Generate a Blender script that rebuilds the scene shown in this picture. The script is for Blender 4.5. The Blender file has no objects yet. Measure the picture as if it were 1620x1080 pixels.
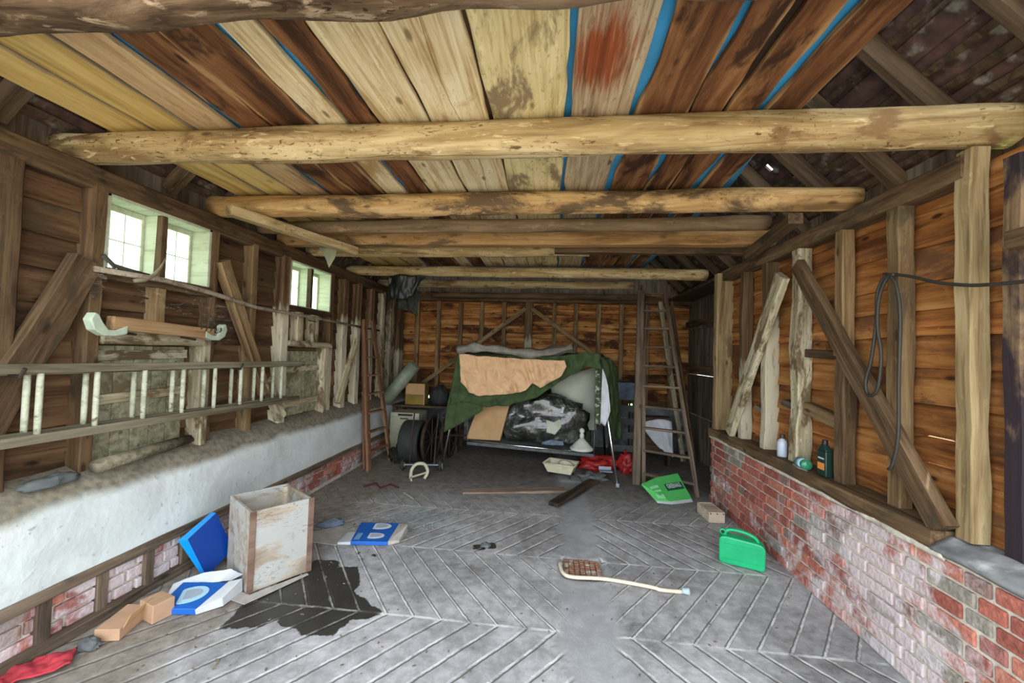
import bpy, bmesh, math, random
from mathutils import Vector, Matrix, noise
R_ = random.Random(7)
S = bpy.context.scene
COL = S.collection
# ------------------------------------------------------------------ camera
YAW, PITCH, ROLL, FPX, EYE = 0.09996, 0.02931, 0.03152, 630.0, 1.55
_f = Vector((-math.sin(YAW)*math.cos(PITCH), math.cos(YAW)*math.cos(PITCH), math.sin(PITCH)))
_r0 = Vector((math.cos(YAW), math.sin(YAW), 0)); _u0 = _r0.cross(_f)
_r = math.cos(ROLL)*_r0 + math.sin(ROLL)*_u0; _u = -math.sin(ROLL)*_r0 + math.cos(ROLL)*_u0
cd = bpy.data.cameras.new('camera'); cam = bpy.data.objects.new('camera', cd); COL.objects.link(cam)
cam.matrix_world = Matrix(((_r.x, _u.x, -_f.x, 0), (_r.y, _u.y, -_f.y, 0), (_r.z, _u.z, -_f.z, EYE), (0, 0, 0, 1)))
cd.lens = FPX/1620*36; cd.sensor_width = 36; cd.clip_start = .05
S.camera = cam
S.view_settings.view_transform = 'Standard'; S.view_settings.look = 'None'
S.view_settings.gamma = 1; S.view_settings.use_curve_mapping = False
S.view_settings.exposure = 2.35
# ------------------------------------------------------------------ daylight
W = bpy.data.worlds.new('sky'); S.world = W; W.use_nodes = True
wn = W.node_tree; bg = wn.nodes['Background']
bg.inputs[0].default_value = (.87, .94, 1.0, 1); bg.inputs[1].default_value = 1.25
sd = bpy.data.lights.new('sun', 'SUN'); sd.energy = 3.2; sd.angle = math.radians(2); sd.color = (1, .95, .86)
sun = bpy.data.objects.new('sun', sd); COL.objects.link(sun)
sun.rotation_euler = Vector((.75, .30, .95)).to_track_quat('Z', 'Y').to_euler()
# daylight enters by the open front: a portal only tells the renderer where to look, it gives no light
pd = bpy.data.lights.new('doorway_portal', 'AREA'); pd.shape = 'RECTANGLE'; pd.size = 4.6; pd.size_y = 4.4
pd.cycles.is_portal = True
po = bpy.data.objects.new('doorway_portal', pd); COL.objects.link(po); po.location = (-.35, .12, 2.2)
po.rotation_euler = (math.radians(90), 0, 0)

def at(px, py, ax, val):
    "the point where the sight line of a photo point meets a plane of the barn"
    d = _r*((px-810)/FPX) + _u*((540-py)/FPX) + _f
    o = Vector((0, 0, EYE)); return o + d*((val-o[ax])/d[ax])

# ------------------------------------------------------------------ materials
def newmat(name):
    m = bpy.data.materials.new(name); m.use_nodes = True
    nt = m.node_tree; b = nt.nodes['Principled BSDF']; return m, nt, b
class NT:
    def __init__(s, nt): s.nt = nt; s.tc = None
    def n(s, t, **k):
        x = s.nt.nodes.new(t)
        for a, v in k.items(): setattr(x, a, v)
        return x
    def link(s, a, b): s.nt.links.new(a, b)
    def put(s, sock, v):
        if isinstance(v, (int, float)): sock.default_value = v
        elif isinstance(v, (tuple, list)): sock.default_value = tuple(v) if len(v) != 3 or sock.type != 'RGBA' else (*v, 1)
        else: s.link(v, sock)
    def m(s, op, a, b=0., c=None, clamp=False):
        x = s.n('ShaderNodeMath', operation=op, use_clamp=clamp); s.put(x.inputs[0], a); s.put(x.inputs[1], b)
        if c is not None: s.put(x.inputs[2], c)
        return x.outputs[0]
    def obj(s):
        if not s.tc: s.tc = s.n('ShaderNodeTexCoord')
        return s.tc.outputs['Object']
    def map(s, v, sc=(1, 1, 1), loc=(0, 0, 0)):
        x = s.n('ShaderNodeMapping'); s.link(v, x.inputs[0]); x.inputs[3].default_value = sc; s.put(x.inputs[1], loc); return x.outputs[0]
    def noise(s, v, scale=1, det=4, dist=0, rough=.5):
        x = s.n('ShaderNodeTexNoise'); s.link(v, x.inputs['Vector']); x.inputs['Scale'].default_value = scale
        x.inputs['Detail'].default_value = det; x.inputs['Distortion'].default_value = dist; x.inputs['Roughness'].default_value = rough
        return x.outputs[0]
    def ramp(s, f, stops, interp='LINEAR'):
        x = s.n('ShaderNodeValToRGB'); s.link(f, x.inputs[0]); e = x.color_ramp.elements; x.color_ramp.interpolation = interp
        while len(e) < len(stops): e.new(.5)
        for el, (p, c) in zip(e, stops):
            el.position = p; el.color = (c, c, c, 1) if isinstance(c, (int, float)) else (*c, 1)
        return x.outputs[0]
    def mix(s, f, a, b, bt='MIX'):
        x = s.n('ShaderNodeMix', data_type='RGBA', blend_type=bt); s.put(x.inputs[0], f); s.put(x.inputs[6], a); s.put(x.inputs[7], b); return x.outputs[2]
    def smooth(s, v, a, b, lo=0., hi=1.):
        x = s.n('ShaderNodeMapRange', interpolation_type='SMOOTHSTEP'); s.put(x.inputs[0], v)
        for i, q in ((1, a), (2, b), (3, lo), (4, hi)): x.inputs[i].default_value = q
        return x.outputs[0]
    def sep(s, v):
        x = s.n('ShaderNodeSeparateXYZ'); s.link(v, x.inputs[0]); return x.outputs
    def bump(s, h, bsdf, st=.4, d=.02):
        x = s.n('ShaderNodeBump'); x.inputs['Strength'].default_value = st; x.inputs['Distance'].default_value = d
        s.link(h, x.inputs['Height']); s.link(x.outputs[0], bsdf.inputs['Normal'])

def plain(name, c, rough=.7, metal=0, var=.15, scale=20, bump=.1, spec=None, dirt=None):
    m, nt, b = newmat(name); T = NT(nt); o = T.obj()
    n = T.noise(o, scale, 4)
    col = T.mix(1, c, T.ramp(n, [(.3, 1-var), (.7, 1+var*.4)]), 'MULTIPLY')
    if dirt: col = T.mix(T.smooth(T.noise(o, dirt[1], 5), dirt[2], dirt[2]+.18), col, dirt[0])
    T.put(b.inputs['Base Color'], col); b.inputs['Roughness'].default_value = rough; b.inputs['Metallic'].default_value = metal
    if spec is not None: b.inputs['Specular IOR Level'].default_value = spec
    if bump: T.bump(n, b, bump, .01)
    return m

def wood(name, dark, mid, light, ax=0, patch=None, pamt=.5, pscale=4, rough=.82, bump=.45, knot=.8, tone=None, isl=False, var=.28, across=20, along=1.1, stain=None, fleck=0, sap=None, sap1=False, crack=0):
    m, nt, b = newmat(name); T = NT(nt); o = T.obj()
    if isl: rnd = T.n('ShaderNodeNewGeometry').outputs['Random Per Island']
    else: rnd = T.n('ShaderNodeObjectInfo').outputs['Random']
    off = T.n('ShaderNodeCombineXYZ')
    for i, k in enumerate((13., 7., 19.)): T.link(T.m('MULTIPLY', rnd, k), off.inputs[i])
    def sc(a, c): return tuple(a if i == ax else c for i in range(3))
    n1 = T.noise(T.map(o, sc(along, across), off.outputs[0]), 1, 6, .9, .6)
    n2 = T.noise(T.map(o, sc(5, 110), off.outputs[0]), 1, 3)
    n3 = T.noise(T.map(o, sc(1.6, 5), off.outputs[0]), 1, 4, .5)
    g = T.m('ADD', T.m('MULTIPLY', n1, .6), T.m('ADD', T.m('MULTIPLY', n3, .3), T.m('MULTIPLY', n2, .1)))
    col = T.ramp(g, [(.38, dark), (.485, mid), (.595, light)])
    if knot:
        v = T.n('ShaderNodeTexVoronoi'); T.link(T.map(o, sc(3.2, 8), off.outputs[0]), v.inputs['Vector']); v.inputs['Scale'].default_value = 1
        kn = T.smooth(v.outputs['Distance'], .05, .15, knot, 0); col = T.mix(kn, col, tuple(x*.35 for x in dark))
    if patch:
        pn = T.noise(T.map(o, sc(pscale*.55, pscale*1.3), off.outputs[0]), 1, 6, .4, .62)
        col = T.mix(T.smooth(pn, 1-pamt-.05, 1-pamt+.06), col, patch)
    if sap:      # pale sapwood along both waney edges
        gy = T.sep(T.n('ShaderNodeTexCoord').outputs['Generated'])[1]
        e = T.m('ADD', T.m('SUBTRACT', .5, gy) if sap1 else T.m('ABSOLUTE', T.m('SUBTRACT', gy, .5)), T.m('MULTIPLY', T.m('SUBTRACT', T.noise(T.map(o, sc(2.2, 3), off.outputs[0]), 1, 4), .5), .42))
        e2 = T.m('ADD', e, T.m('MULTIPLY', T.m('SUBTRACT', n1, .5), .25))
        col = T.mix(T.smooth(e2, .36, .46, 0, .9), col, sap)
    if fleck:    # bark scraps and beetle tracks
        fn = T.noise(T.map(o, sc(16, 42), off.outputs[0]), 1, 4, 1.6, .6)
        fz = T.smooth(T.noise(T.map(o, sc(2, 5), off.outputs[0]), 1, 3), .42, .6)
        col = T.mix(T.m('MULTIPLY', T.smooth(fn, .585, .63, 0, fleck), fz), col, tuple(x*.55 for x in dark))
        fw = T.noise(T.map(o, sc(9, 30), off.outputs[0]), 1, 4, 1)
        col = T.mix(T.smooth(fw, .60, .70, 0, fleck*.6), col, tuple(min(1, x*1.35) for x in light))
    if crack:
        cy = T.sep(o)[1 if ax == 0 else 0]
        cc = T.m('ADD', cy, T.m('MULTIPLY', T.m('SUBTRACT', T.noise(T.map(o, sc(1.1, 0), off.outputs[0]), 1, 3), .5), .12))
        col = T.mix(T.smooth(T.m('ABSOLUTE', cc), .0008, .0026, .85, 0), col, tuple(x*.3 for x in dark))
    if tone:   # limewash up to a ragged line across the timber
        thr, tc_, soft = tone; x = T.sep(o)[ax]
        f = T.smooth(T.m('ADD', x, T.m('MULTIPLY', T.noise(T.map(o, sc(4, 25)), 1, 4), soft*3)), thr+soft, thr+soft*1.9, 1, 0)
        wn_ = T.noise(T.map(o, sc(6, 30), off.outputs[0]), 1, 5)
        col = T.mix(T.m('MULTIPLY', f, T.smooth(wn_, .3, .5, .45, 1)), col, tc_)
    if stain:
        p, rad, sc_ = stain; vm = T.n('ShaderNodeVectorMath', operation='DISTANCE'); T.link(T.map(o, (.55, 1, 0)), vm.inputs[0]); vm.inputs[1].default_value = (p[0]*.55, p[1], 0)
        d = T.m('ADD', vm.outputs['Value'], T.m('MULTIPLY', T.m('SUBTRACT', T.noise(T.map(o, sc(5, 60)), 1, 4), .5), .22))
        col = T.mix(T.smooth(d, rad*.45, rad*1.35, .95, 0), col, T.mix(T.smooth(n1, .4, .6), tuple(x*.6 for x in sc_), sc_))
    val = T.m('MULTIPLY_ADD', rnd, var*1.5, 1-var)
    hsv = T.n('ShaderNodeHueSaturation'); T.put(hsv.inputs['Color'], col); T.link(val, hsv.inputs['Value'])
    T.link(hsv.outputs[0], b.inputs['Base Color']); b.inputs['Roughness'].default_value = rough; b.inputs['Specular IOR Level'].default_value = .25
    T.bump(g, b, bump, .012)
    return m

M = {}
M['log'] = wood('peeled_log', (.17, .105, .045), (.37, .265, .125), (.56, .45, .255), patch=(.21, .13, .06), pamt=.40, pscale=5, across=11, var=.12, fleck=.9, crack=1)
M['log_orange'] = wood('orange_log', (.20, .11, .045), (.42, .255, .10), (.58, .40, .19), patch=(.12, .08, .045), pamt=.45, pscale=3.5, across=11, var=.12, fleck=.8)
M['log_bark'] = wood('half_barked_log', (.10, .065, .035), (.17, .115, .065), (.24, .17, .10), patch=(.42, .26, .10), pamt=.36, pscale=4, across=11, var=.05, fleck=.7)
M['beam_orange'] = wood('orange_brown_beam', (.17, .09, .035), (.32, .18, .07), (.43, .27, .12), patch=(.13, .08, .04), pamt=.40, pscale=3, across=14, var=.05, fleck=.4)
M['bark'] = wood('bark_beam', (.050, .030, .017), (.13, .082, .048), (.22, .155, .10), patch=(.34, .26, .18), pamt=.40, pscale=14, across=13, along=3, bump=1, knot=.5, var=.1, fleck=1)
M['timber'] = wood('weathered_timber', (.040, .022, .011), (.10, .059, .029), (.18, .115, .06), patch=(.06, .044, .025), pamt=.42, pscale=5, fleck=.3)
M['timber_tan'] = wood('tan_timber', (.11, .062, .028), (.22, .14, .065), (.33, .23, .12), patch=(.13, .095, .055), pamt=.40, pscale=4, fleck=.35)
M['timber_yellow'] = wood('yellowish_post', (.13, .085, .04), (.25, .18, .09), (.36, .275, .15), patch=(.14, .095, .05), pamt=.42, pscale=3, fleck=.3)
M['timber_stained'] = wood('stained_post', (.12, .07, .04), (.22, .14, .075), (.30, .20, .12), patch=(.03, .02, .025), pamt=.56, pscale=2.4)
LIME = (.50, .46, .31); LIMEW = (.56, .51, .37)
M['post_limed'] = wood('post_limed_below', (.06, .034, .017), (.14, .085, .04), (.23, .15, .08), tone=(.72, LIMEW, .12), fleck=.3)
M['post_limed_high'] = wood('post_limed_most', (.06, .034, .017), (.14, .085, .04), (.23, .15, .08), tone=(1.10, LIMEW, .1), fleck=.3)
M['limed'] = wood('limewashed_timber', (.19, .15, .085), (.38, .33, .21), (.58, .53, .38), patch=(.15, .105, .055), pamt=.45, pscale=6, fleck=.8, across=26)
M['hatch'] = wood('green_grey_hatch_boards', (.14, .125, .075), (.27, .26, .165), (.38, .37, .25), patch=(.17, .135, .075), pamt=.42, pscale=3, isl=True, fleck=.4, var=.18)
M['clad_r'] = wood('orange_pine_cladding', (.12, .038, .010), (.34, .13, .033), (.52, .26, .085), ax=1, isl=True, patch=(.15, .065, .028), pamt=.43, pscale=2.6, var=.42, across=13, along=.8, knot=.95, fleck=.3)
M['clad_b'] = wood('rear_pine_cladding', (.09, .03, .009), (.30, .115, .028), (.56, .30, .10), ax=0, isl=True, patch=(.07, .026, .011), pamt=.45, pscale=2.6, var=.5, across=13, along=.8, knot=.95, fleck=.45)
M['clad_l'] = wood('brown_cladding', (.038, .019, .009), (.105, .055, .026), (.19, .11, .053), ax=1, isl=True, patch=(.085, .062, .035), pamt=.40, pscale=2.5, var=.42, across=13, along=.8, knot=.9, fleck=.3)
M['clad_dark'] = wood('dark_side_boards', (.06, .045, .032), (.13, .10, .072), (.20, .165, .12), ax=2, isl=True, var=.35)
M['cream'] = wood('cream_board', (.38, .25, .11), (.62, .50, .29), (.76, .68, .47), patch=(.42, .26, .11), pamt=.41, pscale=2.2, across=30, along=1.3, var=.1, fleck=.35)
M['cream_cracked'] = wood('cracked_cream_board', (.38, .25, .11), (.62, .50, .29), (.76, .68, .47), patch=(.42, .26, .11), pamt=.40, pscale=2.4, across=30, along=1.3, var=.02, fleck=.35, crack=1)
M['yellow'] = wood('yellow_board', (.42, .28, .09), (.62, .44, .15), (.70, .53, .21), patch=(.30, .22, .13), pamt=.36, pscale=1.7, across=16, var=.10, knot=.4, fleck=.2, sap=(.235, .19, .135), sap1=True)
M['yellowcream'] = wood('pale_yellow_board', (.34, .25, .11), (.60, .50, .25), (.72, .62, .35), patch=(.24, .18, .10), pamt=.42, pscale=4.2, across=30, along=1.6, var=.05, fleck=.5)
M['tan'] = wood('tan_board', (.28, .17, .08), (.45, .30, .155), (.56, .41, .23), patch=(.20, .145, .095), pamt=.40, pscale=2.4, across=20, var=.08, fleck=.3)
M['brown'] = wood('brown_board', (.045, .018, .008), (.145, .060, .023), (.26, .125, .05), patch=(.04, .017, .009), pamt=.44, pscale=3.5, across=13, var=.16, knot=.9, sap=(.38, .235, .11), fleck=.3)
M['rust'] = wood('rust_stained_board', (.20, .14, .085), (.38, .29, .18), (.50, .41, .27), across=44, along=1.6, var=.03, fleck=.4, stain=((.42, 0.035), .125, (.26, .050, .010)))
M['shelf'] = wood('ladder_wood_grey', (.055, .04, .028), (.12, .088, .06), (.20, .15, .105), var=.2, fleck=.3)
M['ladder_tan'] = wood('ladder_wood_brown', (.10, .048, .025), (.185, .092, .048), (.27, .15, .08), var=.2, fleck=.4)
M['ladder_pale'] = wood('painted_pale_ladder', (.27, .28, .19), (.40, .42, .31), (.50, .52, .41), patch=(.14, .12, .07), pamt=.38, pscale=12, var=.1, fleck=.4)
M['ladder_rail'] = wood('grey_ladder_rail', (.07, .06, .035), (.15, .13, .085), (.25, .225, .155), var=.1)
M['darkplank'] = wood('charred_plank', (.012, .008, .006), (.035, .02, .014), (.09, .055, .04), var=.1)
M['box_ply'] = wood('paint_splashed_ply', (.21, .165, .12), (.32, .265, .205), (.42, .37, .30), patch=(.38, .38, .36), pamt=.50, pscale=6, var=.04, across=9, along=3, knot=.1, fleck=.5)
M['box_batten'] = wood('brown_corner_batten', (.10, .058, .04), (.155, .095, .068), (.20, .13, .095), var=.05)
M['window'] = wood('pale_green_paint', (.44, .47, .33), (.56, .60, .44), (.64, .68, .52), patch=(.38, .38, .28), pamt=.35, pscale=7, knot=0, bump=.2, fleck=.3)
M['roof_tile'] = plain('old_tiles', (.095, .048, .034), .9, var=.6, scale=14, bump=.8, dirt=((.26, .24, .19), 10, .54))
M['rafter'] = wood('dark_rafter', (.03, .018, .010), (.07, .043, .024), (.12, .08, .045), var=.2)
M['tarp_blue'] = plain('blue_tarpaulin', (.045, .33, .66), .5, var=.25, scale=5)
M['canopy'] = plain('green_canvas', (.042, .074, .021), .85, var=.5, scale=9, bump=.2)
M['mottled'] = plain('mottled_green_fabric', (.04, .07, .028), .8, var=.4, scale=9, dirt=((.42, .45, .36), 26, .52))
M['orange_cloth'] = plain('peach_cloth', (.66, .42, .235), .9, var=.14, scale=8, bump=.3)
M['grey_plastic'] = plain('grey_plastic_sheet', (.20, .185, .15), .5, var=.35, scale=14)
M['card'] = plain('cardboard', (.47, .285, .135), .9, var=.12, scale=9)
M['card_pale'] = plain('pale_cardboard', (.44, .27, .165), .9, var=.16, scale=12)
M['card_yellow'] = plain('yellow_box_card', (.24, .155, .025), .8, var=.35, scale=6)
M['chrome'] = plain('chrome_tube', (.72, .74, .75), .22, 1, var=.1, bump=0)
M['whitecushion'] = plain('white_cushion', (.46, .48, .39), .85, var=.2, scale=5, dirt=((.20, .21, .15), 4, .60))
M['enamel'] = plain('white_enamel', (.62, .62, .55), .35, var=.15, scale=8, bump=0)
M['tubplastic'] = plain('ivory_plastic', (.60, .57, .40), .45, var=.15, scale=12, bump=0, dirt=((.22, .17, .10), 8, .62))
M['whiterag'] = plain('white_rag', (.60, .62, .66), .9, var=.18, scale=8, bump=.3)
M['paleweb'] = plain('grey_green_rag', (.42, .44, .31), .9, var=.2, scale=12)
M['iron'] = plain('rusty_iron', (.055, .040, .030), .7, .5, var=.5, scale=20)
M['rubber'] = plain('dark_rubber', (.028, .031, .028), .75, var=.3, scale=12, bump=.2)
M['black'] = plain('black_plastic', (.012, .015, .013), .45, var=.3, scale=6)
M['netting'] = plain('dark_green_net', (.028, .034, .022), .8, var=.6, scale=25)
M['cabinet'] = plain('cream_metal', (.42, .41, .29), .5, var=.2, scale=10, dirt=((.26, .22, .13), 6, .60))
M['lino'] = plain('grey_green_lino', (.27, .31, .23), .5, var=.3, scale=9)
M['blue'] = plain('blue_plastic', (.0, .035, .235), .4, var=.08, scale=3, bump=0)
M['blue_lit'] = plain('lit_blue_sides', (.0, .30, .82), .45, var=.05, scale=3, bump=0)  # rim on the lit side of the blue tray, light put into the colour
M['print_blue'] = plain('printed_blue_card', (.006, .10, .42), .5, var=.12, scale=4, bump=0)
M['print_pale'] = plain('printed_pale_blue', (.36, .58, .70), .6, var=.1, scale=6, bump=0)
M['print_grey'] = plain('printed_grey', (.32, .37, .44), .6, var=.15, scale=9, bump=0)
M['greycard'] = plain('grey_torn_card', (.40, .37, .34), .9, var=.25, scale=12)
M['white'] = plain('white_card', (.52, .55, .58), .8, var=.15, scale=8, bump=0)
M['jerry'] = plain('green_polythene', (.004, .40, .155), .42, var=.16, scale=11, bump=.05)
M['neck_shade'] = plain('filler_neck_shade', (.01, .02, .015), .8, bump=0)  # near black colour painted for the shade inside the jerrycan neck
M['folder'] = plain('green_card', (.085, .48, .115), .55, var=.16, scale=10, bump=0)
M['folder_light'] = plain('light_green_print', (.28, .66, .34), .6, var=.15, scale=14, bump=0)
M['folder_dark'] = plain('dark_green_label', (.015, .085, .035), .6, bump=0)
M['redcloth'] = plain('red_cloth', (.40, .030, .045), .9, var=.3, scale=14, bump=.3)
M['darkred'] = plain('dark_red_twine', (.10, .012, .014), .9)
M['redbag'] = plain('red_plastic', (.36, .016, .014), .5, var=.4, scale=9)
M['greycloth'] = plain('grey_cloth', (.10, .11, .11), .9, var=.35, scale=14, bump=.3)
M['bluecloth'] = plain('blue_grey_cloth', (.13, .17, .23), .9, var=.35, scale=14, bump=.3)
M['hose'] = plain('cream_pipe', (.66, .58, .44), .55, var=.14, scale=22, bump=0)
M['hose_end'] = plain('pale_blue_fitting', (.40, .50, .52), .5, bump=0)
M['cable'] = plain('black_cable', (.03, .026, .02), .6, bump=0)
M['pinkwood'] = wood('reddish_plank', (.15, .10, .075), (.24, .17, .125), (.32, .25, .19), var=.05)
M['block'] = wood('pale_block', (.40, .32, .23), (.52, .43, .32), (.60, .52, .40), var=.05, knot=.2)
M['bottle_white'] = plain('white_bottle', (.50, .56, .66), .4, var=.08, bump=0)
M['bottle_cap'] = plain('brown_cap', (.05, .03, .03), .4, bump=0)
M['bottle_dark'] = plain('dark_green_bottle', (.012, .035, .028), .3, bump=0)
M['label_orange'] = plain('orange_label', (.75, .27, .05), .6, bump=0)
M['bottle_green'] = plain('green_glass_bottle', (.03, .22, .11), .15, bump=0)
M['yoke_wood'] = wood('yoke_pine', (.17, .095, .045), (.28, .165, .08), (.38, .25, .13), var=.03)
M['yoke_paint'] = plain('pale_green_iron', (.40, .48, .37), .6, var=.2, scale=15)
M['horn'] = plain('old_horn', (.22, .19, .12), .5, var=.3, scale=20)
M['branch'] = plain('dark_branch', (.06, .055, .045), .8, var=.4, scale=20)
M['pole'] = wood('grey_pole', (.15, .12, .085), (.27, .22, .16), (.36, .31, .24), var=.05)
M['yokebone'] = plain('cream_plastic_hoop', (.50, .49, .36), .5, var=.15, bump=0)
M['hedge'] = plain('hedge_leaves', (.22, .42, .10), .8, var=.8, scale=9, bump=1)

# clear sheet bag: dark, shiny, see-through in places, pale highlights put into its colour
m, nt, b = newmat('plastic_bag_painted_highlights'); T = NT(nt)
nz = T.noise(T.obj(), 4.5, 7, .8); T.put(b.inputs['Base Color'], T.ramp(nz, [(.38, (.010, .012, .008)), (.58, (.035, .038, .03)), (.76, (.13, .135, .11))]))
b.inputs['Roughness'].default_value = .25; b.inputs['Coat Weight'].default_value = 1; b.inputs['Coat Roughness'].default_value = .07; T.put(b.inputs['Alpha'], T.smooth(nz, .3, .6, .85, 1)); T.bump(T.noise(T.obj(), 7, 4, 2.2), b, .6, .05); M['bag'] = m
# dirty glass
m, nt, b = newmat('dirty_glass'); T = NT(nt)
tr = T.n('ShaderNodeBsdfTransparent'); tl = T.n('ShaderNodeBsdfTranslucent'); tl.inputs[0].default_value = (.95, 1, .93, 1)
mx = T.n('ShaderNodeMixShader'); T.put(mx.inputs[0], T.smooth(T.noise(T.obj(), 7, 5, 1), 0.3, .7, .35, .8)); T.link(tr.outputs[0], mx.inputs[1]); T.link(tl.outputs[0], mx.inputs[2])
T.link(mx.outputs[0], nt.nodes['Material Output'].inputs[0]); M['glass'] = m
# shards of glass
m, nt, b = newmat('broken_glass'); b.inputs['Base Color'].default_value = (.42, .62, .58, 1); b.inputs['Roughness'].default_value = .1; b.inputs['Transmission Weight'].default_value = .4; M['shard'] = m
# plaster
m, nt, b = newmat('white_plaster'); T = NT(nt); o = T.obj(); x, y, z = T.sep(o)
n = T.noise(o, 3, 6, .5); n2 = T.noise(o, 26, 3)
col = T.ramp(n, [(.30, (.50, .54, .52)), (.55, (.63, .68, .67)), (.8, (.68, .72, .70))])
col = T.mix(T.smooth(T.m('ADD', z, T.m('MULTIPLY', n, .12)), .72, .79, 0, .92), col, T.ramp(n2, [(.35, (.11, .088, .055)), (.6, (.22, .18, .115))]))
col = T.mix(T.smooth(n2, .66, .74, 0, .6), col, (.30, .29, .25))
T.put(b.inputs['Base Color'], col); b.inputs['Roughness'].default_value = .9; T.bump(T.m('ADD', n, T.m('MULTIPLY', n2, .2)), b, .5, .04); M['plaster'] = m
M['ledge'] = plain('earthy_mortar', (.20, .16, .10), .95, var=.4, scale=7, bump=.6, dirt=((.09, .07, .045), 3, .55))
M['mortar_grey'] = plain('grey_mortar', (.23, .235, .24), .95, var=.5, scale=10, bump=.9, dirt=((.55, .56, .55), 7, .58))
# bricks
def brickmat(name, wash0):
    m, nt, b = newmat(name); T = NT(nt); o = T.obj(); x, y, z = T.sep(o)
    rnd = T.n('ShaderNodeNewGeometry').outputs['Random Per Island']
    col = T.ramp(rnd, [(0, (.30, .085, .06)), (.25, (.40, .12, .085)), (.5, (.33, .13, .11)), (.62, (.47, .17, .12)), (.8, (.24, .145, .125)), (.92, (.28, .25, .21))], 'CONSTANT')
    nf = T.noise(o, 40, 5); col = T.mix(1, col, T.ramp(nf, [(.3, .7), (.7, 1.15)]), 'MULTIPLY')
    nb = T.noise(o, 3.1, 7, .9, .62)
    w = T.m('ADD', nb, T.m('ADD', T.m('MULTIPLY', T.smooth(y, 2.4, 3.8, .17, .0), T.smooth(y, 1.98, 2.06, .35, 1)), wash0))
    w = T.m('ADD', w, T.m('MULTIPLY', T.m('SUBTRACT', T.noise(o, 30, 3), .5), .25))
    col = T.mix(T.smooth(w, .54, .74, 0, .85), col, (.62, .55, .57))
    col = T.mix(T.smooth(T.noise(T.map(o, (1, 1, 1), (3, 5, 1)), 4.5, 5), .60, .68, 0, .7), col, (.23, .20, .17))
    T.put(b.inputs['Base Color'], col); b.inputs['Roughness'].default_value = .92; T.bump(nf, b, .5, .02); return m
M['brick'] = brickmat('old_red_brick', 0); M['brick_l'] = brickmat('limewashed_brick', .10)
M['lime_mortar'] = plain('lime_mortar', (.60, .55, .46), .95, var=.3, scale=22, bump=.8, dirt=((.36, .32, .27), 5, .55))
# floor
m, nt, b = newmat('grooved_blue_paving'); T = NT(nt); o = T.obj(); x, y, z = T.sep(o)
wob = T.m('MULTIPLY', T.m('SUBTRACT', T.noise(o, 2.2, 2), .5), .022)
yy = T.m('ADD', y, wob); side = T.m('GREATER_THAN', x, .265)
t = T.m('PINGPONG', T.m('SUBTRACT', yy, -2.50), .80)
ax = T.m('ABSOLUTE', T.m('SUBTRACT', x, .265))
g = T.m('ADD', T.m('SUBTRACT', ax, T.m('MULTIPLY', t, .785)), T.m('ADD', T.m('MULTIPLY', side, -.025), wob))
gd = T.m('DIVIDE', T.m('ADD', g, .126), .164)
sdist = T.m('MULTIPLY', T.m('SUBTRACT', gd, T.m('ROUND', gd)), .164*.78)      # signed distance to a groove
seam = T.m('MINIMUM', t, T.m('SUBTRACT', .80, t))
gul = T.smooth(T.m('ADD', ax, T.m('MULTIPLY', T.m('SUBTRACT', T.noise(o, 4, 4), .5), .22)), .11, .20, 0, 1)
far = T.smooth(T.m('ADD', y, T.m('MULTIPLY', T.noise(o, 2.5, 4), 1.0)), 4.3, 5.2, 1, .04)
brk = T.smooth(T.noise(o, 7.5, 6, 0, .65), .38, .62, .12, 1)
nfine = T.noise(o, 60, 3); jit = T.m('MULTIPLY', T.m('SUBTRACT', T.noise(o, 28, 2), .5), .010)
gl = T.smooth(T.m('ABSOLUTE', T.m('ADD', sdist, jit)), .0045, .0085, 1, 0)
gk = T.smooth(T.m('ABSOLUTE', T.m('ADD', sdist, T.m('ADD', jit, .010))), .002, .007, 1, 0)
sl = T.smooth(T.m('ADD', seam, jit), .006, .012, 1, 0)
light_l = T.m('MULTIPLY', T.m('MAXIMUM', gl, sl), T.m('MULTIPLY', T.m('MULTIPLY', gul, far), brk))
dark_l = T.m('MULTIPLY', gk, T.m('MULTIPLY', gul, far))
n1 = T.noise(o, 1.6, 7, .2, .62); n2 = T.noise(o, 11, 8, .3, .72)
base = T.ramp(T.m('ADD', T.m('MULTIPLY', n1, .5), T.m('MULTIPLY', n2, .5)), [(.36, (.15, .142, .14)), (.49, (.305, .30, .305)), (.62, (.49, .485, .50))])
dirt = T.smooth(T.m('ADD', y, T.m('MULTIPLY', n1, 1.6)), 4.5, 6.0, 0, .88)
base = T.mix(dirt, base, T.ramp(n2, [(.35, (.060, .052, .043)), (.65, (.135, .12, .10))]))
ldirt = T.smooth(T.m('ADD', x, T.m('MULTIPLY', n1, 1.1)), -1.45, -1.0, .88, 0)
base = T.mix(ldirt, base, T.ramp(n2, [(.35, (.14, .115, .085)), (.6, (.27, .235, .19))]))
gm = T.m('SUBTRACT', 1, gul); base = T.mix(T.m('MULTIPLY', gm, .55), base, (.33, .345, .36))
base = T.mix(T.m('MULTIPLY', dark_l, .8), base, (.085, .082, .08)); base = T.mix(T.m('MULTIPLY', light_l, T.m('MULTIPLY_ADD', ldirt, -.75, .8)), base, (.70, .69, .67))
base = T.mix(T.smooth(nfine, .70, .76, 0, .5), base, (.62, .62, .6))
wa = T.n('ShaderNodeAttribute', attribute_name='wet').outputs['Fac']
wet = T.smooth(T.m('ADD', wa, T.m('MULTIPLY', T.m('SUBTRACT', T.noise(o, 16, 5, 0, .6), .5), .07)), -.004, .005); base = T.mix(T.m('MULTIPLY', wet, T.m('SUBTRACT', 1, T.m('MULTIPLY', light_l, .45))), base, T.mix(.5, (.022, .021, .018), T.mix(1, base, (.12, .115, .10), 'MULTIPLY')))
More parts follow.
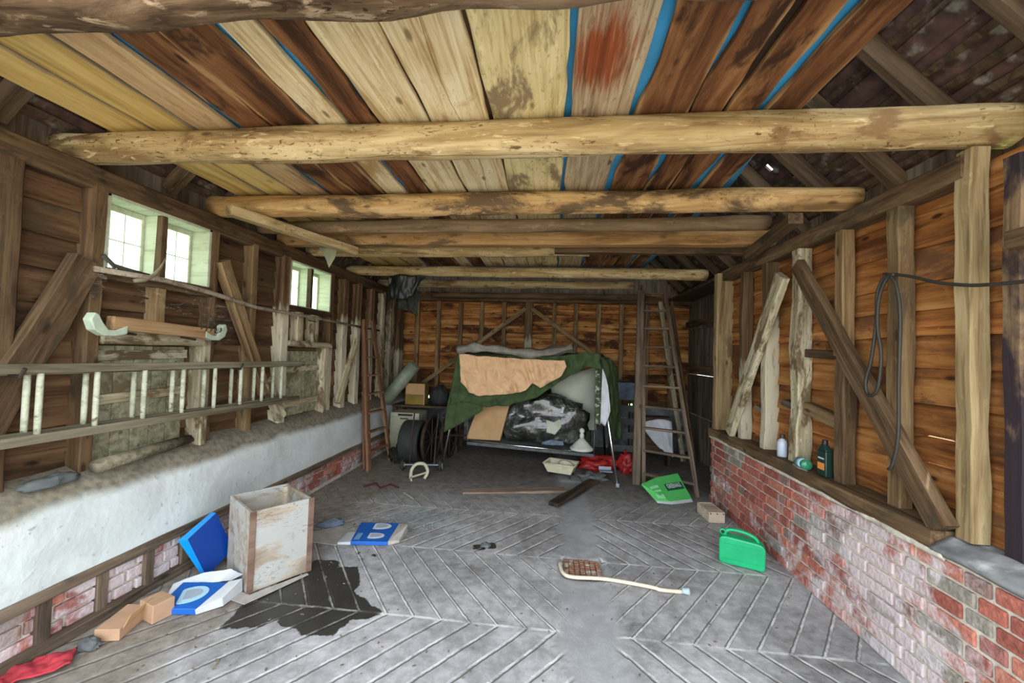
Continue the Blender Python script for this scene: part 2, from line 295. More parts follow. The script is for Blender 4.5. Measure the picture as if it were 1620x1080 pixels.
T.put(b.inputs['Base Color'], base); T.put(b.inputs['Roughness'], T.m('SUBTRACT', .80, T.m('MULTIPLY', wet, .42)))
hh = T.m('SUBTRACT', T.m('ADD', T.m('MULTIPLY', n2, .5), T.m('MULTIPLY', nfine, .1)), T.m('MULTIPLY', T.m('MAXIMUM', gk, gl), T.m('MULTIPLY', gul, .8)))
T.bump(hh, b, .45, .015); M['floor'] = m
M['ground'] = plain('pale_gravel', (.42, .37, .29), .95, var=.3, scale=3)
M['grass'] = plain('grass', (.16, .30, .07), .95, var=.5, scale=4)

# ------------------------------------------------------------------ mesh building
class MB:
    def __init__(s): s.v = []; s.f = []; s.mi = []
    def add(s, vs, fs, mi=0):
        n = len(s.v); s.v += [tuple(q) for q in vs]; s.f += [tuple(i+n for i in q) for q in fs]; s.mi += [mi]*len(fs); return s
    def box(s, x0, x1, y0, y1, z0, z1, mi=0):
        return s.hexa([(x0, y0, z0), (x1, y0, z0), (x1, y1, z0), (x0, y1, z0), (x0, y0, z1), (x1, y0, z1), (x1, y1, z1), (x0, y1, z1)], mi)
    def hexa(s, p, mi=0):
        return s.add(p, [(0, 3, 2, 1), (4, 5, 6, 7), (0, 1, 5, 4), (1, 2, 6, 5), (2, 3, 7, 6), (3, 0, 4, 7)], mi)
    def tube(s, pts, rad, seg=10, cap=True, mi=0, wob=0, squash=1):
        pts = [Vector(p) for p in pts]; n = len(pts); rad = [rad]*n if isinstance(rad, (int, float)) else rad
        vs = []; up = None
        for i, p in enumerate(pts):
            d = (pts[min(i+1, n-1)] - pts[max(i-1, 0)]).normalized()
            if up is None:
                up = Vector((0, 0, 1)) if abs(d.z) < .9 else Vector((0, 1, 0))
            a = d.cross(up).normalized(); up = a.cross(d).normalized()
            for k in range(seg):
                th = 2*math.pi*k/seg; r = rad[i]
                if wob: r *= 1 + wob*noise.noise(Vector((p.x*2.5+9, math.cos(th)*1.4, math.sin(th)*1.4+p.y*2.5+p.z*2)))
                vs.append(p + a*math.cos(th)*r + up*math.sin(th)*r*squash)
        fs = [(i*seg+k, i*seg+(k+1) % seg, (i+1)*seg+(k+1) % seg, (i+1)*seg+k) for i in range(n-1) for k in range(seg)]
        if cap: fs += [tuple(range(seg))[::-1], tuple((n-1)*seg+k for k in range(seg))]
        return s.add(vs, fs, mi)
    def lathe(s, prof, c=(0, 0, 0), seg=28, mi=0):
        vs = [(c[0]+r*math.cos(2*math.pi*k/seg), c[1]+r*math.sin(2*math.pi*k/seg), c[2]+z) for r, z in prof for k in range(seg)]
        n = len(prof); fs = [(i*seg+k, i*seg+(k+1) % seg, (i+1)*seg+(k+1) % seg, (i+1)*seg+k) for i in range(n-1) for k in range(seg)]
        fs += [tuple(range(seg))[::-1], tuple((n-1)*seg+k for k in range(seg))]
        return s.add(vs, fs, mi)
    def grid(s, fn, nu, nv, mi=0):
        vs = [fn(i/nu, j/nv) for j in range(nv+1) for i in range(nu+1)]
        fs = [(j*(nu+1)+i, j*(nu+1)+i+1, (j+1)*(nu+1)+i+1, (j+1)*(nu+1)+i) for j in range(nv) for i in range(nu)]
        return s.add(vs, fs, mi)
    def prism(s, poly, z0, z1, mi=0):
        n = len(poly); vs = [(x, y, z0) for x, y in poly]+[(x, y, z1) for x, y in poly]
        return s.add(vs, [tuple(range(n))[::-1], tuple(range(n, 2*n))]+[(i, (i+1) % n, n+(i+1) % n, n+i) for i in range(n)], mi)
    def build(s, name, mats, parent=None, smooth=False, bevel=0, solid=0, loc=None, rot=None, sub=0, mw=None):
        me = bpy.data.meshes.new(name); me.from_pydata(s.v, [], s.f); me.update()
        for mt in (mats if isinstance(mats, (list, tuple)) else [mats]): me.materials.append(mt)
        for p, i in zip(me.polygons, s.mi): p.material_index = i; p.use_smooth = smooth
        bm = bmesh.new(); bm.from_mesh(me); bmesh.ops.recalc_face_normals(bm, faces=bm.faces); bm.to_mesh(me); bm.free()
        o = bpy.data.objects.new(name, me); COL.objects.link(o)
        if parent: o.parent = parent
        if loc: o.location = loc
        if rot: o.rotation_euler = rot
        if mw: o.matrix_world = mw
        if solid:
            q = o.modifiers.new('thick', 'SOLIDIFY'); q.thickness = solid; q.offset = 0
        if bevel:
            q = o.modifiers.new('edge', 'BEVEL'); q.width = bevel; q.segments = 2; q.limit_method = 'ANGLE'
        if sub:
            q = o.modifiers.new('sub', 'SUBSURF'); q.levels = sub; q.render_levels = sub
        return o
def tag(o, label=None, cat=None, group=None, kind=None):
    if label: o['label'] = label
    if cat: o['category'] = cat
    if group: o['group'] = group
    if kind: o['kind'] = kind
    return o
def struct(o): o['kind'] = 'structure'; return o
def thing(name, label, cat, loc=(0, 0, 0), rz=0, group=None, rot=None):
    o = bpy.data.objects.new(name, None); COL.objects.link(o); o.location = loc; o.rotation_euler = rot or (0, 0, rz)
    o.empty_display_size = .1
    return tag(o, label, cat, group)
def frame(p0, p1, up=(0, 0, 1)):
    p0, p1, up = Vector(p0), Vector(p1), Vector(up); x = (p1-p0).normalized(); y = up.cross(x).normalized(); z = x.cross(y)
    return Matrix(((x.x, y.x, z.x, p0.x), (x.y, y.y, z.y, p0.y), (x.z, y.z, z.z, p0.z), (0, 0, 0, 1))), (p1-p0).length
_seed = [0]
def timber_mb(L, w, h, wane=.004, seg=None):
    _seed[0] += 1; k = _seed[0]*3.7; n = seg or max(4, int(L/.12)); mb = MB(); vs = []
    for i in range(n+1):
        x = L*i/n; ww = [w/2 + wane*2*noise.noise(Vector((x*3, k, q*5))) + wane*noise.noise(Vector((x*11, k, q*9))) for q in (0, 1)]
        hh = [h/2 + wane*.8*noise.noise(Vector((x*3, k+8, q*5))) for q in (0, 1)]
        c = min(w, h)*.08
        vs += [(x, -ww[0], -hh[0]+c), (x, -ww[0]+c, -hh[0]), (x, ww[1]-c, -hh[0]), (x, ww[1], -hh[0]+c), (x, ww[1], hh[1]-c), (x, ww[1]-c, hh[1]), (x, -ww[0]+c, hh[1]), (x, -ww[0], hh[1]-c)]
    fs = [(i*8+q, i*8+(q+1) % 8, i*8+8+(q+1) % 8, i*8+8+q) for i in range(n) for q in range(8)] + [tuple(range(8))[::-1], tuple(n*8+q for q in range(8))]
    return mb.add(vs, fs)
def timber(name, p0, p1, w, h, mat, label=None, cat=None, group=None, up=(0, 0, 1), wane=.004, parent=None):
    mw, L = frame(p0, p1, up)
    o = timber_mb(L, w, h, wane).build(name, M[mat] if isinstance(mat, str) else mat)
    if parent: o.parent = parent
    o.matrix_local = mw
    return tag(o, label, cat, group)
def post(name, x0, x1, y0, y1, z0, z1, mat, label, cat='post', group=None, wane=.004):
    "upright timber between the given faces"
    return timber(name, ((x0+x1)/2, (y0+y1)/2, z0), ((x0+x1)/2, (y0+y1)/2, z1), abs(x1-x0), abs(y1-y0), mat, label, cat, group, up=(0, 1, 0), wane=wane)
def logo(name, p0, p1, r0, r1, mat, label, cat='beam', group=None, wob=.10, bend=.010):
    mw, L = frame(p0, p1); n = int(L/.08); k = _seed[0] = _seed[0]+1
    pts = [(L*i/n, bend*noise.noise(Vector((i*.09, k*5.1, 0))), bend*noise.noise(Vector((i*.09, 0, k*5.1)))) for i in range(n+1)]
    rad = [(r0+(r1-r0)*i/n)*(1 + .05*noise.noise(Vector((i*.35, k*3.3, 1)))) for i in range(n+1)]
    o = MB().tube(pts, rad, 32, wob=wob).build(name, M[mat], smooth=True)
    o.matrix_local = mw; return tag(o, label, cat, group)
def cloth(top, bot, nv=14, amp=.02, freq=9, sub=3, fold=0, seed=0, bulge=0, ridge=0, nu=40):
    "sheet lofted between two polylines, with folds"
    def poly(P, u):
        P = [Vector(p) for p in P]; d = [0]
        for a, b_ in zip(P, P[1:]): d.append(d[-1]+(b_-a).length)
        t_ = u*d[-1]
        for i in range(len(P)-1):
            if t_ <= d[i+1] or i == len(P)-2:
                return P[i].lerp(P[i+1], (t_-d[i])/max(1e-6, d[i+1]-d[i]))
    def fn(u, v):
        p = poly(top, u).lerp(poly(bot, u), v)
        q = amp*noise.noise(Vector((p.x*freq, p.z*freq*.5, seed))) + fold*math.sin(p.x*38+seed+2*v)*v
        if ridge: q += ridge*(1-abs(noise.noise(Vector((p.x*11+p.z*3, p.z*4, seed+11)))*2.2)) + ridge*.5*(1-abs(noise.noise(Vector((p.x*8, p.z*13, seed+21)))*2.2))
        q += amp*.5*noise.noise(Vector((p.x*freq*3, p.z*freq*1.4, seed+5)))
        return p + Vector((0, -q - bulge*math.sin(math.pi*v), amp*.4*noise.noise(Vector((p.x*freq, 3, seed)))))
    return MB().grid(fn, nu, nv)
def lump(rx, ry, rz, amp=.35, freq=2.2, seed=0, flat=True, seg=28):
    mb = MB()
    def fn(u, v):
        th = u*2*math.pi; ph = (v-.5)*math.pi; d = Vector((math.cos(th)*math.cos(ph), math.sin(th)*math.cos(ph), math.sin(ph)))
        k = 1 + amp*noise.noise(d*freq+Vector((seed, 0, 0))) + amp*.5*noise.noise(d*freq*3+Vector((seed, 4, 0)))
        p = Vector((d.x*rx*k, d.y*ry*k, d.z*rz*k))
        if flat: p.z = max(p.z, -rz*.55)+rz*.55
        return p
    return mb.grid(fn, seg, seg//2)

# ------------------------------------------------------------------ setting: floor and ground
def inpoly(x, y, P):
    c = False; j = len(P)-1
    for i in range(len(P)):
        if (P[i][1] > y) != (P[j][1] > y) and x < (P[j][0]-P[i][0])*(y-P[i][1])/(P[j][1]-P[i][1])+P[i][0]: c = not c
        j = i
    return c
WET = [(-1.76, 2.05), (-1.80, 2.25), (-1.72, 2.60), (-1.66, 2.80), (-1.52, 2.82), (-1.44, 2.74), (-1.33, 2.76), (-1.23, 2.60), (-1.20, 2.48), (-1.06, 2.38), (-.95, 2.315), (-.99, 2.25), (-1.10, 2.21), (-1.13, 2.08), (-1.30, 2.07), (-1.36, 2.12), (-1.45, 2.11), (-1.50, 2.17), (-1.56, 2.09)]
SPOTS = [(-1.28, 2.93, .03, .02), (-1.42, 2.95, .025, .016), (-.52, 3.18, .06, .05), (-.44, 3.22, .05, .05), (-1.36, 2.86, .02, .015)]
def gh(x, y):   # the gully down the middle and the sump in it
    a = abs(x-.265); h = -.018*max(0, 1-(a/.17)**2) if y < 5 else 0
    if .11 < x < .425 and 2.87 < y < 3.15: h = -.03
    return h
fm = MB(); nx, ny = 180, 290; X0, X1, Y0, Y1 = -2.7, 2.45, .0, 7.1
fm.grid(lambda u, v: (X0+(X1-X0)*u, Y0+(Y1-Y0)*v, gh(X0+(X1-X0)*u, Y0+(Y1-Y0)*v)+.004*noise.noise(Vector((u*9, v*12, 0)))), nx, ny)
fl = struct(fm.build('floor', M['floor'], smooth=True))
at_ = fl.data.attributes.new('wet', 'FLOAT', 'POINT')
def segd(x, y, a, b_):
    dx, dy = b_[0]-a[0], b_[1]-a[1]; t_ = max(0, min(1, ((x-a[0])*dx+(y-a[1])*dy)/(dx*dx+dy*dy))); return math.hypot(x-a[0]-t_*dx, y-a[1]-t_*dy)
for i, v in enumerate(fl.data.vertices):
    x, y = v.co.x, v.co.y; w = -.12
    if 1.85 < y < 3.0 and x < -.8:
        w = min(segd(x, y, WET[k], WET[(k+1) % len(WET)]) for k in range(len(WET))); w = min(.12, w) if inpoly(x, y, WET) else max(-.12, -w)
    for a, b_, ra, rb in SPOTS:
        w = max(w, min(ra, rb)*(1-math.sqrt(((x-a)/ra)**2+((y-b_)/rb)**2)))
    at_.data[i].value = w
gm_ = MB().grid(lambda u, v: (-30+60*u, -30+30*v, -.03), 4, 4).build('ground_yard', M['ground']); struct(gm_)
g2 = MB().box(-40, -2.95, 0, 30, -.06, -.03).box(2.6, 40, 0, 30, -.06, -.03).box(-2.95, 2.6, 7.35, 30, -.06, -.03).build('ground_field', M['grass']); struct(g2)

# ------------------------------------------------------------------ setting: walls
def bricks(x_out, x_in, y0, y1, z0, z1, ch=.0765, seed=0, flem=True):
    rr = random.Random(seed); mb = MB(); z = z0; row = 0; j = .0135
    while z + .05 < z1+.02:
        y = y0 - (.17*(row % 2)); k = row % 2
        while y < y1:
            Lb = .215 if (k % 2 == 0 or not flem) else .103
            a, b_ = max(y, y0), min(y+Lb, y1)
            if b_-a > .03:
                dx = rr.uniform(-.004, .004); dz = rr.uniform(-.002, .002)
                mb.box(min(x_out+dx, x_in), max(x_out+dx, x_in), a+rr.uniform(0, .003), b_-rr.uniform(0, .003), z+j*.5+dz, min(z+ch-j*.5, z1)+dz)
            y += Lb+j; k += 1
        z += ch; row += 1
    return mb
# right low wall: brick skin over a mortar core
struct(MB().box(1.792, 1.99, .55, 4.62, -.02, .712).build('wall_right_core', M['lime_mortar']))
struct(bricks(1.78, 1.90, .55, 4.65, .0, .705, seed=2).build('wall_right_brick', M['brick'], bevel=.006))
# the low wall's end face and the recess behind it
struct(MB().box(1.80, 2.36, 4.60, 4.66, -.02, .70).build('wall_right_return', M['mortar_grey']))
# left low wall
struct(MB().box(-2.75, -2.485, .5, 7.1, -.02, .26).build('wall_left_core', M['lime_mortar']))
struct(bricks(-2.468, -2.56, .5, 6.98, .04, .262, seed=5).build('wall_left_brick', M['brick_l'], bevel=.006))
def plf(u, v):
    y = .5+6.5*u; seq = [(-2.462, .30), (-2.466, .42), (-2.47, .55), (-2.474, .66), (-2.485, .695), (-2.52, .74), (-2.58, .80), (-2.70, .845), (-2.76, .85)]
    k = v*(len(seq)-1); i = min(int(k), len(seq)-2); f = k-i
    x = seq[i][0]+(seq[i+1][0]-seq[i][0])*f; z = seq[i][1]+(seq[i+1][1]-seq[i][1])*f
    a = .010 if v < .45 else .022
    return (x + a*noise.noise(Vector((y*2.3, z*4, 0))), y, z + a*noise.noise(Vector((y*3, z*5, 9)))*(v > .1))
struct(MB().grid(plf, 200, 32).build('wall_left_plaster', M['plaster'], smooth=True))
struct(MB().box(-2.76, -2.50, .5, 7.0, .24, .66).build('wall_left_infill', M['ledge']))
# timber rails framing the brick band on the left
timber('trim_1', (-2.475, .5, .282), (-2.475, 6.9, .282), .07, .055, 'shelf', wane=.006)['kind'] = 'structure'
timber('trim_2', (-2.47, .5, .03), (-2.47, 3.1, .03), .09, .06, 'shelf', wane=.008)['kind'] = 'structure'
for i, px in enumerate((70, 163, 235, 293)):
    p = at(px, 990-i*38, 0, -2.45)
    o = post('brick_panel_stud', -2.50, -2.448, p.y-.03, p.y+.03, .055, .257, 'shelf',
             ['short grey stud in brick band, nearest the red cloth', 'short grey stud in brick band behind the two cardboard boxes', 'short grey stud in brick band left of the blue tray', 'short grey stud in brick band behind the blue tray'][i], 'stud', wane=.006)

def cladding(axis, c, thick, a0, a1, z0, z1, holes=(), seed=0, slits=(), bh=.165):
    rr = random.Random(seed); mb = MB(); z = z0
    while z < z1-.01:
        h = min(bh*rr.uniform(.8, 1.2), z1-z); zt = z+h; segs = [(a0, a1)]
        for (h0, h1, hz0, hz1) in holes:
            if zt > hz0+.03 and z < hz1-.03:
                ns = []
                for s0, s1 in segs:
                    if h1 <= s0 or h0 >= s1: ns.append((s0, s1)); continue
                    if h0 > s0: ns.append((s0, h0))
                    if h1 < s1: ns.append((h1, s1))
                segs = ns
        for s0, s1 in segs:
            # wavy lower lip lapping over the board below; an open slit where listed
            n = max(2, int((s1-s0)/.12)); tk = thick if c > -1 else -thick
            k = rr.uniform(0, 90)
            for part in ((s0, s1),):
                vs = []
                for i in range(n+1):
                    y = s0+(s1-s0)*i/n; lo = z-.004+.016*noise.noise(Vector((y*2.4, k, 0)))-.016
                    for (q0, q1, qz, qh) in slits:
                        if q0 < y < q1 and z-.03 < qz <= zt-.03: lo = z+qh
                    hi = zt+.004
                    for d, zz in ((0, lo), (0, hi), (tk, hi), (tk*1.0, lo)):
                        off = .026*(hi-zz)/max(.01, hi-lo)*(-1 if c > -1 else 1)
                        p = [0, 0, zz]; p[axis] = c+d+off; p[1-axis] = y; vs.append(tuple(p))
                fs = [(i*4+q, i*4+(q+1) % 4, i*4+4+(q+1) % 4, i*4+4+q) for i in range(n) for q in range(4)] + [(0, 1, 2, 3), (n*4, n*4+3, n*4+2, n*4+1)]
                mb.add(vs, fs)
        z = zt
    return mb
W1 = (2.04, 2.775, 1.955, 2.42); W2 = (3.69, 4.44, 1.955, 2.42)
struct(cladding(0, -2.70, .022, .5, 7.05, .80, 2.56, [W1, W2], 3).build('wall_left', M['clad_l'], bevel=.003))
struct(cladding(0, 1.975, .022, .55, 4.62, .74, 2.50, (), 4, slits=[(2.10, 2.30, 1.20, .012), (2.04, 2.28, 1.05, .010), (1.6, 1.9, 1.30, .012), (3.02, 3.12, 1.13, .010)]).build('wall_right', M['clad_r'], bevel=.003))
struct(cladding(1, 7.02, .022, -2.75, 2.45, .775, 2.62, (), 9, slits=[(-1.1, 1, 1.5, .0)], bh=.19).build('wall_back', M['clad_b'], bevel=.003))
# plinth under the rear wall; the joint above it is open to the day in three places
struct(MB().box(-2.75, 2.45, 6.95, 7.08, -.02, .70).build('wall_back_plinth', M['mortar_grey']))
cl = MB()
for a, b_ in ((-2.75, -2.33), (-2.14, -1.66), (-1.36, 1.33), (1.55, 2.45)): cl.box(a, b_, 6.99, 7.06, .700, .80)
struct(cl.build('trim_3', M['timber']))
# recess at the rear right: upright dark boards with a ledge and open joints
rc = MB(); y = 4.66; k = 0
while y < 7.02:
    for z0, z1 in ((.0, .66), (.665, 1.30), (1.304, 2.02), (2.027, 2.5)): rc.box(2.30, 2.325, y, y+.152, z0, z1)
    y += .155
struct(rc.build('wall_side', M['clad_dark'], bevel=.004))
for z in (1.40, 2.12):
    timber('trim_4' if z < 2 else 'trim_5', (2.275, 4.66, z), (2.275, 7.0, z), .05, .09, 'timber')['kind'] = 'structure'
struct(MB().box(1.93, 2.40, 4.6, 7.1, 2.50, 2.54).build('ceiling_recess', M['rafter']))
struct(MB().box(1.99, 2.35, 4.63, 4.66, .7, 2.5).build('wall_recess_front', M['clad_dark']))

# ------------------------------------------------------------------ setting: roof
RX, RZ = -.35, 5.02
EL, ER = (-2.78, 2.58), (2.08, 2.58)
def roof(side):
    ex, ez = (EL if side < 0 else ER); d = Vector((RX-ex, 0, RZ-ez)); L = d.length; d.normalize(); nrm = Vector((-d.z*side, 0, 0)); 
    nrm = Vector((side*abs(d.z), 0, abs(d.x)))
    tiles, batt = MB(), MB(); s = -.25; k = 0
    while s < L+.02:
        p = Vector((ex, 0, ez))+d*s+nrm*.115; q = p+d*.125
        spans = [(.15, 7.3)]
        if side > 0 and k == HOLE_ROW: spans = [(.15, 3.35), (3.395, 7.3)]
        for y0, y1 in spans:
            tiles.hexa([(p.x, y0, p.z), (q.x, y0, q.z), (q.x, y1, q.z), (p.x, y1, p.z)] + [tuple(Vector(v)+nrm*.018) for v in ((p.x, y0, p.z), (q.x, y0, q.z), (q.x, y1, q.z), (p.x, y1, p.z))])
        if side > 0 and k == HOLE_ROW:
            q2 = p+d*.055; tiles.hexa([(p.x, 3.35, p.z), (q2.x, 3.35, q2.z), (q2.x, 3.395, q2.z), (p.x, 3.395, p.z)] + [tuple(Vector(v)+nrm*.018) for v in ((p.x, 3.35, p.z), (q2.x, 3.35, q2.z), (q2.x, 3.395, q2.z), (p.x, 3.395, p.z))])
        a = Vector((ex, 0, ez))+d*(s+.03)+nrm*.092; b_ = a+d*.035
        if not (side > 0 and k in (HOLE_ROW,)):
            batt.hexa([(a.x, .2, a.z), (b_.x, .2, b_.z), (b_.x, 7.2, b_.z), (a.x, 7.2, a.z)] + [tuple(Vector(v)+nrm*.02) for v in ((a.x, .2, a.z), (b_.x, .2, b_.z), (b_.x, 7.2, b_.z), (a.x, 7.2, a.z))])
        s += .115; k += 1
    struct(tiles.build('ceiling_left' if side < 0 else 'ceiling_right', M['roof_tile']))
    struct(batt.build('trim_6' if side < 0 else 'trim_7', M['rafter']))
    return d, nrm
HOLE_ROW = 7
rl = [1.15, 1.60, 2.05, 2.50, 2.95, 3.40, 3.85, 4.30, 4.75, 5.2, 5.65, 6.1, 6.55]
for side in (-1, 1):
    d, nrm = roof(side); ex, ez = (EL if side < 0 else ER)
    for i, y in enumerate(rl):
        y2 = y + (.10 if side > 0 else .07)
        p0 = Vector((ex, y2, ez))+d*.05+nrm*.045; p1 = Vector((ex, y2, ez))+nrm*.045+d*3.25
        w = 'right' if side > 0 else 'left'
        lab = {0: f'dark rafter on the {w} slope nearest the camera', 1: f'dark rafter on the {w} slope, second from the camera', 2: f'dark rafter on the {w} slope just behind the first pale log', 3: f'brown rafter on the {w} slope between the first and second pale logs'}.get(i, f'dark rafter on the {w} slope behind the second log, {("", "", "", "", "fifth", "sixth", "seventh", "eighth", "ninth", "tenth", "eleventh", "twelfth", "thirteenth")[i]} from the camera')
        timber('rafter', p0, p1, .06, .10, 'rafter' if i not in (3,) else 'timber', lab, 'rafter', f'rafters of the {w} roof slope', up=nrm)
gb = MB().add([(-2.9, 7.06, 2.5), (2.4, 7.06, 2.5), (RX, 7.06, 5.2), (-2.9, 7.1, 2.5), (2.4, 7.1, 2.5), (RX, 7.1, 5.2)], [(0, 1, 2), (5, 4, 3), (0, 3, 4, 1), (1, 4, 5, 2), (2, 5, 3, 0)])
struct(gb.build('wall_gable', M['clad_dark']))
struct(MB().box(2.09, 2.12, .15, 4.66, 2.40, 2.72).build('eaves_sun_block_right', M['clad_dark'])); struct(MB().box(-2.83, -2.80, .15, 7.1, 2.40, 2.72).build('eaves_sun_block_left', M['clad_dark']))  # added boards closing the eaves gaps so no sun slips in
struct(MB().box(2.34, 2.40, 4.6, 7.1, 2.0, 2.6).build('wall_side_eaves', M['clad_dark']))
struct(MB().box(RX-.12, RX+.12, .15, 7.3, 5.0, 5.25).build('trim_ridge', M['rafter']))
# wall plates
timber('wall_plate', (-2.665, .5, 2.475), (-2.665, 7.0, 2.475), .13, .13, 'timber', 'brown wall plate running along the top of the left wall', 'beam')
timber('wall_plate', (1.90, 1.99, 2.47), (1.90, 4.62, 2.47), .12, .11, 'timber', 'grey brown wall plate running along the top of the right wall', 'beam', wane=.008)
timber('wall_plate', (-2.7, 6.93, 2.50), (2.3, 6.93, 2.50), .12, .12, 'timber', 'dark plate along the top of the rear wall', 'beam')

# ------------------------------------------------------------------ setting: windows
def window(nm, y0, y1, z0, z1):
    e = bpy.data.objects.new(nm, None); COL.objects.link(e); e.location = (-2.6, (y0+y1)/2, z0); e['kind'] = 'structure'
    cy, hw, H = 0, (y1-y0)/2, z1-z0
    MB().box(-.19, 0, -hw, -hw+.022, 0, H).box(-.19, 0, hw-.022, hw, 0, H).box(-.19, .0, -hw, hw, H-.02, H).box(-.19, 0, -hw, hw, -.02, .004).build('window_frame', M['window'], e, bevel=.003)
    MB().box(-.17, -.052, -.014, .014, 0, H-.02).build('divider', M['window'], e, bevel=.003)
    f = MB()
    for a, b_ in ((-hw+.022, -.014), (.014, hw-.022)):
        f.box(-.17, -.145, a, b_, H-.055, H-.02).box(-.17, -.145, a, b_, .0, .02).box(-.17, -.145, a, a+.012, .02, H-.05).box(-.17, -.145, b_-.018, b_, .02, H-.05)
        f.box(-.155, -.148, a+(b_-a)*.62, a+(b_-a)*.62+.006, .02, H-.05)
        f.box(-.155, -.145, a, b_, H*.47, H*.47+.007)
    f.build('sash', M['window'], e, bevel=.003)
    for a, b_ in ((-hw+.03, -.03), (.03, hw-.03)): MB().box(-.156, -.152, a, b_, .02, H-.05).build('pane', M['glass'], e)
    timber('mullion', (-.03, 0, 0), (-.03, 0, H), .05, .04, 'timber', parent=e, up=(0, 1, 0))
window('window_1', 2.05, 2.77, 1.965, 2.415); window('window_2', 3.70, 4.43, 1.965, 2.415)

# ------------------------------------------------------------------ left wall timbers
XF = -2.60; ZB = .80
def lp(y0, y1, mat, label, z0=ZB, z1=2.43, dx=0, cat='post', d=.095): return post('wall_post', XF-d, XF+dx, y0, y1, z0, z1, mat, label, cat)
lp(1.38, 1.69, 'timber', 'broad brown post at the left edge of the photo')
lp(1.985, 2.05, 'timber', 'brown post forming the left jamb of the near window', dx=.005, d=.12)
lp(2.775, 2.845, 'timber', 'dark post forming the right jamb of the near window')
lp(2.715, 2.77, 'limed', 'short pale green post on the right of the near hatch', z1=1.66, dx=.04, d=.09)
lp(3.19, 3.26, 'timber_tan', 'brown post midway between the two windows')
lp(3.585, 3.69, 'post_limed_high', 'post forming the left jamb of the far window, limewashed low down', dx=.01, d=.11)
lp(4.44, 4.51, 'post_limed', 'thin post forming the right jamb of the far window')
lp(4.73, 4.85, 'post_limed_high', 'first post right of the far window, limewashed below')
lp(5.09, 5.20, 'post_limed_high', 'second post right of the far window, limewashed below')
lp(5.49, 5.60, 'post_limed_high', 'third post right of the far window, behind the wooden stepladder')
lp(5.88, 5.98, 'limed', 'pale post near the rear of the left wall above the grey roll')
lp(6.20, 6.38, 'limed', 'pale rounded post near the rear left corner')
lp(6.58, 6.78, 'post_limed', 'rear left corner post under the dark netting')
lp(2.37, 2.44, 'timber_tan', 'short stud below the mullion of the near window', z0=1.62, z1=1.94, cat='stud')
lp(3.84, 3.94, 'limed', 'short pale stud under the far window, left one', z0=1.60, z1=1.93, cat='stud')
lp(4.10, 4.22, 'limed', 'short pale stud under the far window, right one', z0=1.60, z1=1.93, cat='stud')
lp(4.32, 4.40, 'limed', 'tall pale jamb on the right of the far hatch', z1=1.55, dx=.025)
def lb(a, b_, w, mat, label, x=XF-.02, d=.07, up=(1, 0, 0), name='brace', cat='brace'):
    return timber(name, (x, *a), (x, *b_), w, d, mat, label, cat, up=up, wane=.006)
lb((1.50, .90), (1.955, 1.99), .14, 'timber', 'broad diagonal brace left of the near window', x=XF+.005)
lb((2.86, 2.20), (3.40, 1.12), .10, 'timber_tan', 'diagonal brace falling right from the near window', x=XF+.005)
lb((3.62, .86), (3.40, 1.22), .10, 'limed', 'short pale diagonal strut at the foot of the post behind the ladder end', x=XF+.02)
lb((4.62, .88), (5.02, 1.66), .06, 'limed', 'thin pale diagonal strut right of the far hatch', x=XF+.035)
lb((2.06, 1.94), (2.78, 1.94), .07, 'timber', 'brown sill rail under the near window', name='sill_rail', cat='rail')
lb((3.70, 1.93), (4.45, 1.93), .06, 'timber', 'brown sill rail under the far window', name='sill_rail', cat='rail')
lb((2.06, 1.57), (2.76, 1.57), .085, 'limed', 'pale green lintel over the near hatch', x=XF-.01, name='hatch_lintel', cat='rail')
lb((3.69, 1.58), (4.45, 1.57), .06, 'limed', 'pale lintel over the far hatch', x=XF+.0, name='hatch_lintel', cat='rail')
def hatch(y0, y1, z0, z1, label, rails):
    t = thing('wall_hatch', label, 'hatch', (XF-.06, (y0+y1)/2, z0)); hw = (y1-y0)/2; n = max(4, round((y1-y0)/.115)); mb = MB()
    for i in range(n):
        a = -hw+2*hw*i/n; mb.box(-.02, .006*R_.random(), a+.0025, a+2*hw/n-.0025, 0, z1-z0)
    ob = mb.build('hatch_boards', M['hatch'], t, bevel=.003)
    for z in rails: timber('hatch_rail', (.012, -hw, z), (.012, hw, z+.01), .022, .06, 'limed', parent=t, wane=.004)
hatch(2.07, 2.65, .84, 1.52, 'near green grey boarded hatch in the left wall behind the ladder', (.36, .62))
hatch(3.72, 4.31, .84, 1.50, 'far green grey boarded hatch in the left wall under the far window', (.12, .47))

# ------------------------------------------------------------------ right wall timbers
XR = 1.85
def rp(y0, y1, mat, label, z0=.79, z1=2.42, dx=0, d=.10, cat='post', wane=.006): return post('wall_post', XR-dx, XR+d, y0, y1, z0, z1, mat, label, cat, wane=wane)
post('wall_post', 1.885, 1.965, 1.80, 1.872, .76, 2.44, 'timber_stained', 'post with dark purple stain at the right edge of the photo')
rp(1.958, 2.035, 'timber_yellow', 'tall tan post carrying the right end of the first pale log', z0=.78, z1=2.545, d=.08)
rp(2.332, 2.415, 'timber_tan', 'brown post behind the hanging cable', z0=.785, z1=2.42, d=.085)
rp(2.745, 2.828, 'timber_tan', 'upper brown post ending on the long diagonal brace', z0=1.60, d=.08)
rp(2.73, 2.82, 'timber', 'lower grey brown post under the long diagonal brace beside the dark bottle', z1=1.58, d=.08)
rp(3.205, 3.31, 'limed', 'thin pale bark edged post at the meeting of the two braces', z1=2.42, wane=.010, d=.10)
rp(3.66, 3.745, 'post_limed_high', 'limewashed post crossed by the pale brace', z1=2.42, d=.12)
rp(4.09, 4.165, 'post_limed', 'limewashed post next to the yellow corner post', d=.10)
rp(4.56, 4.655, 'timber_yellow', 'yellowish corner post at the far end of the brick wall', dx=.055, d=.12, z1=2.5)
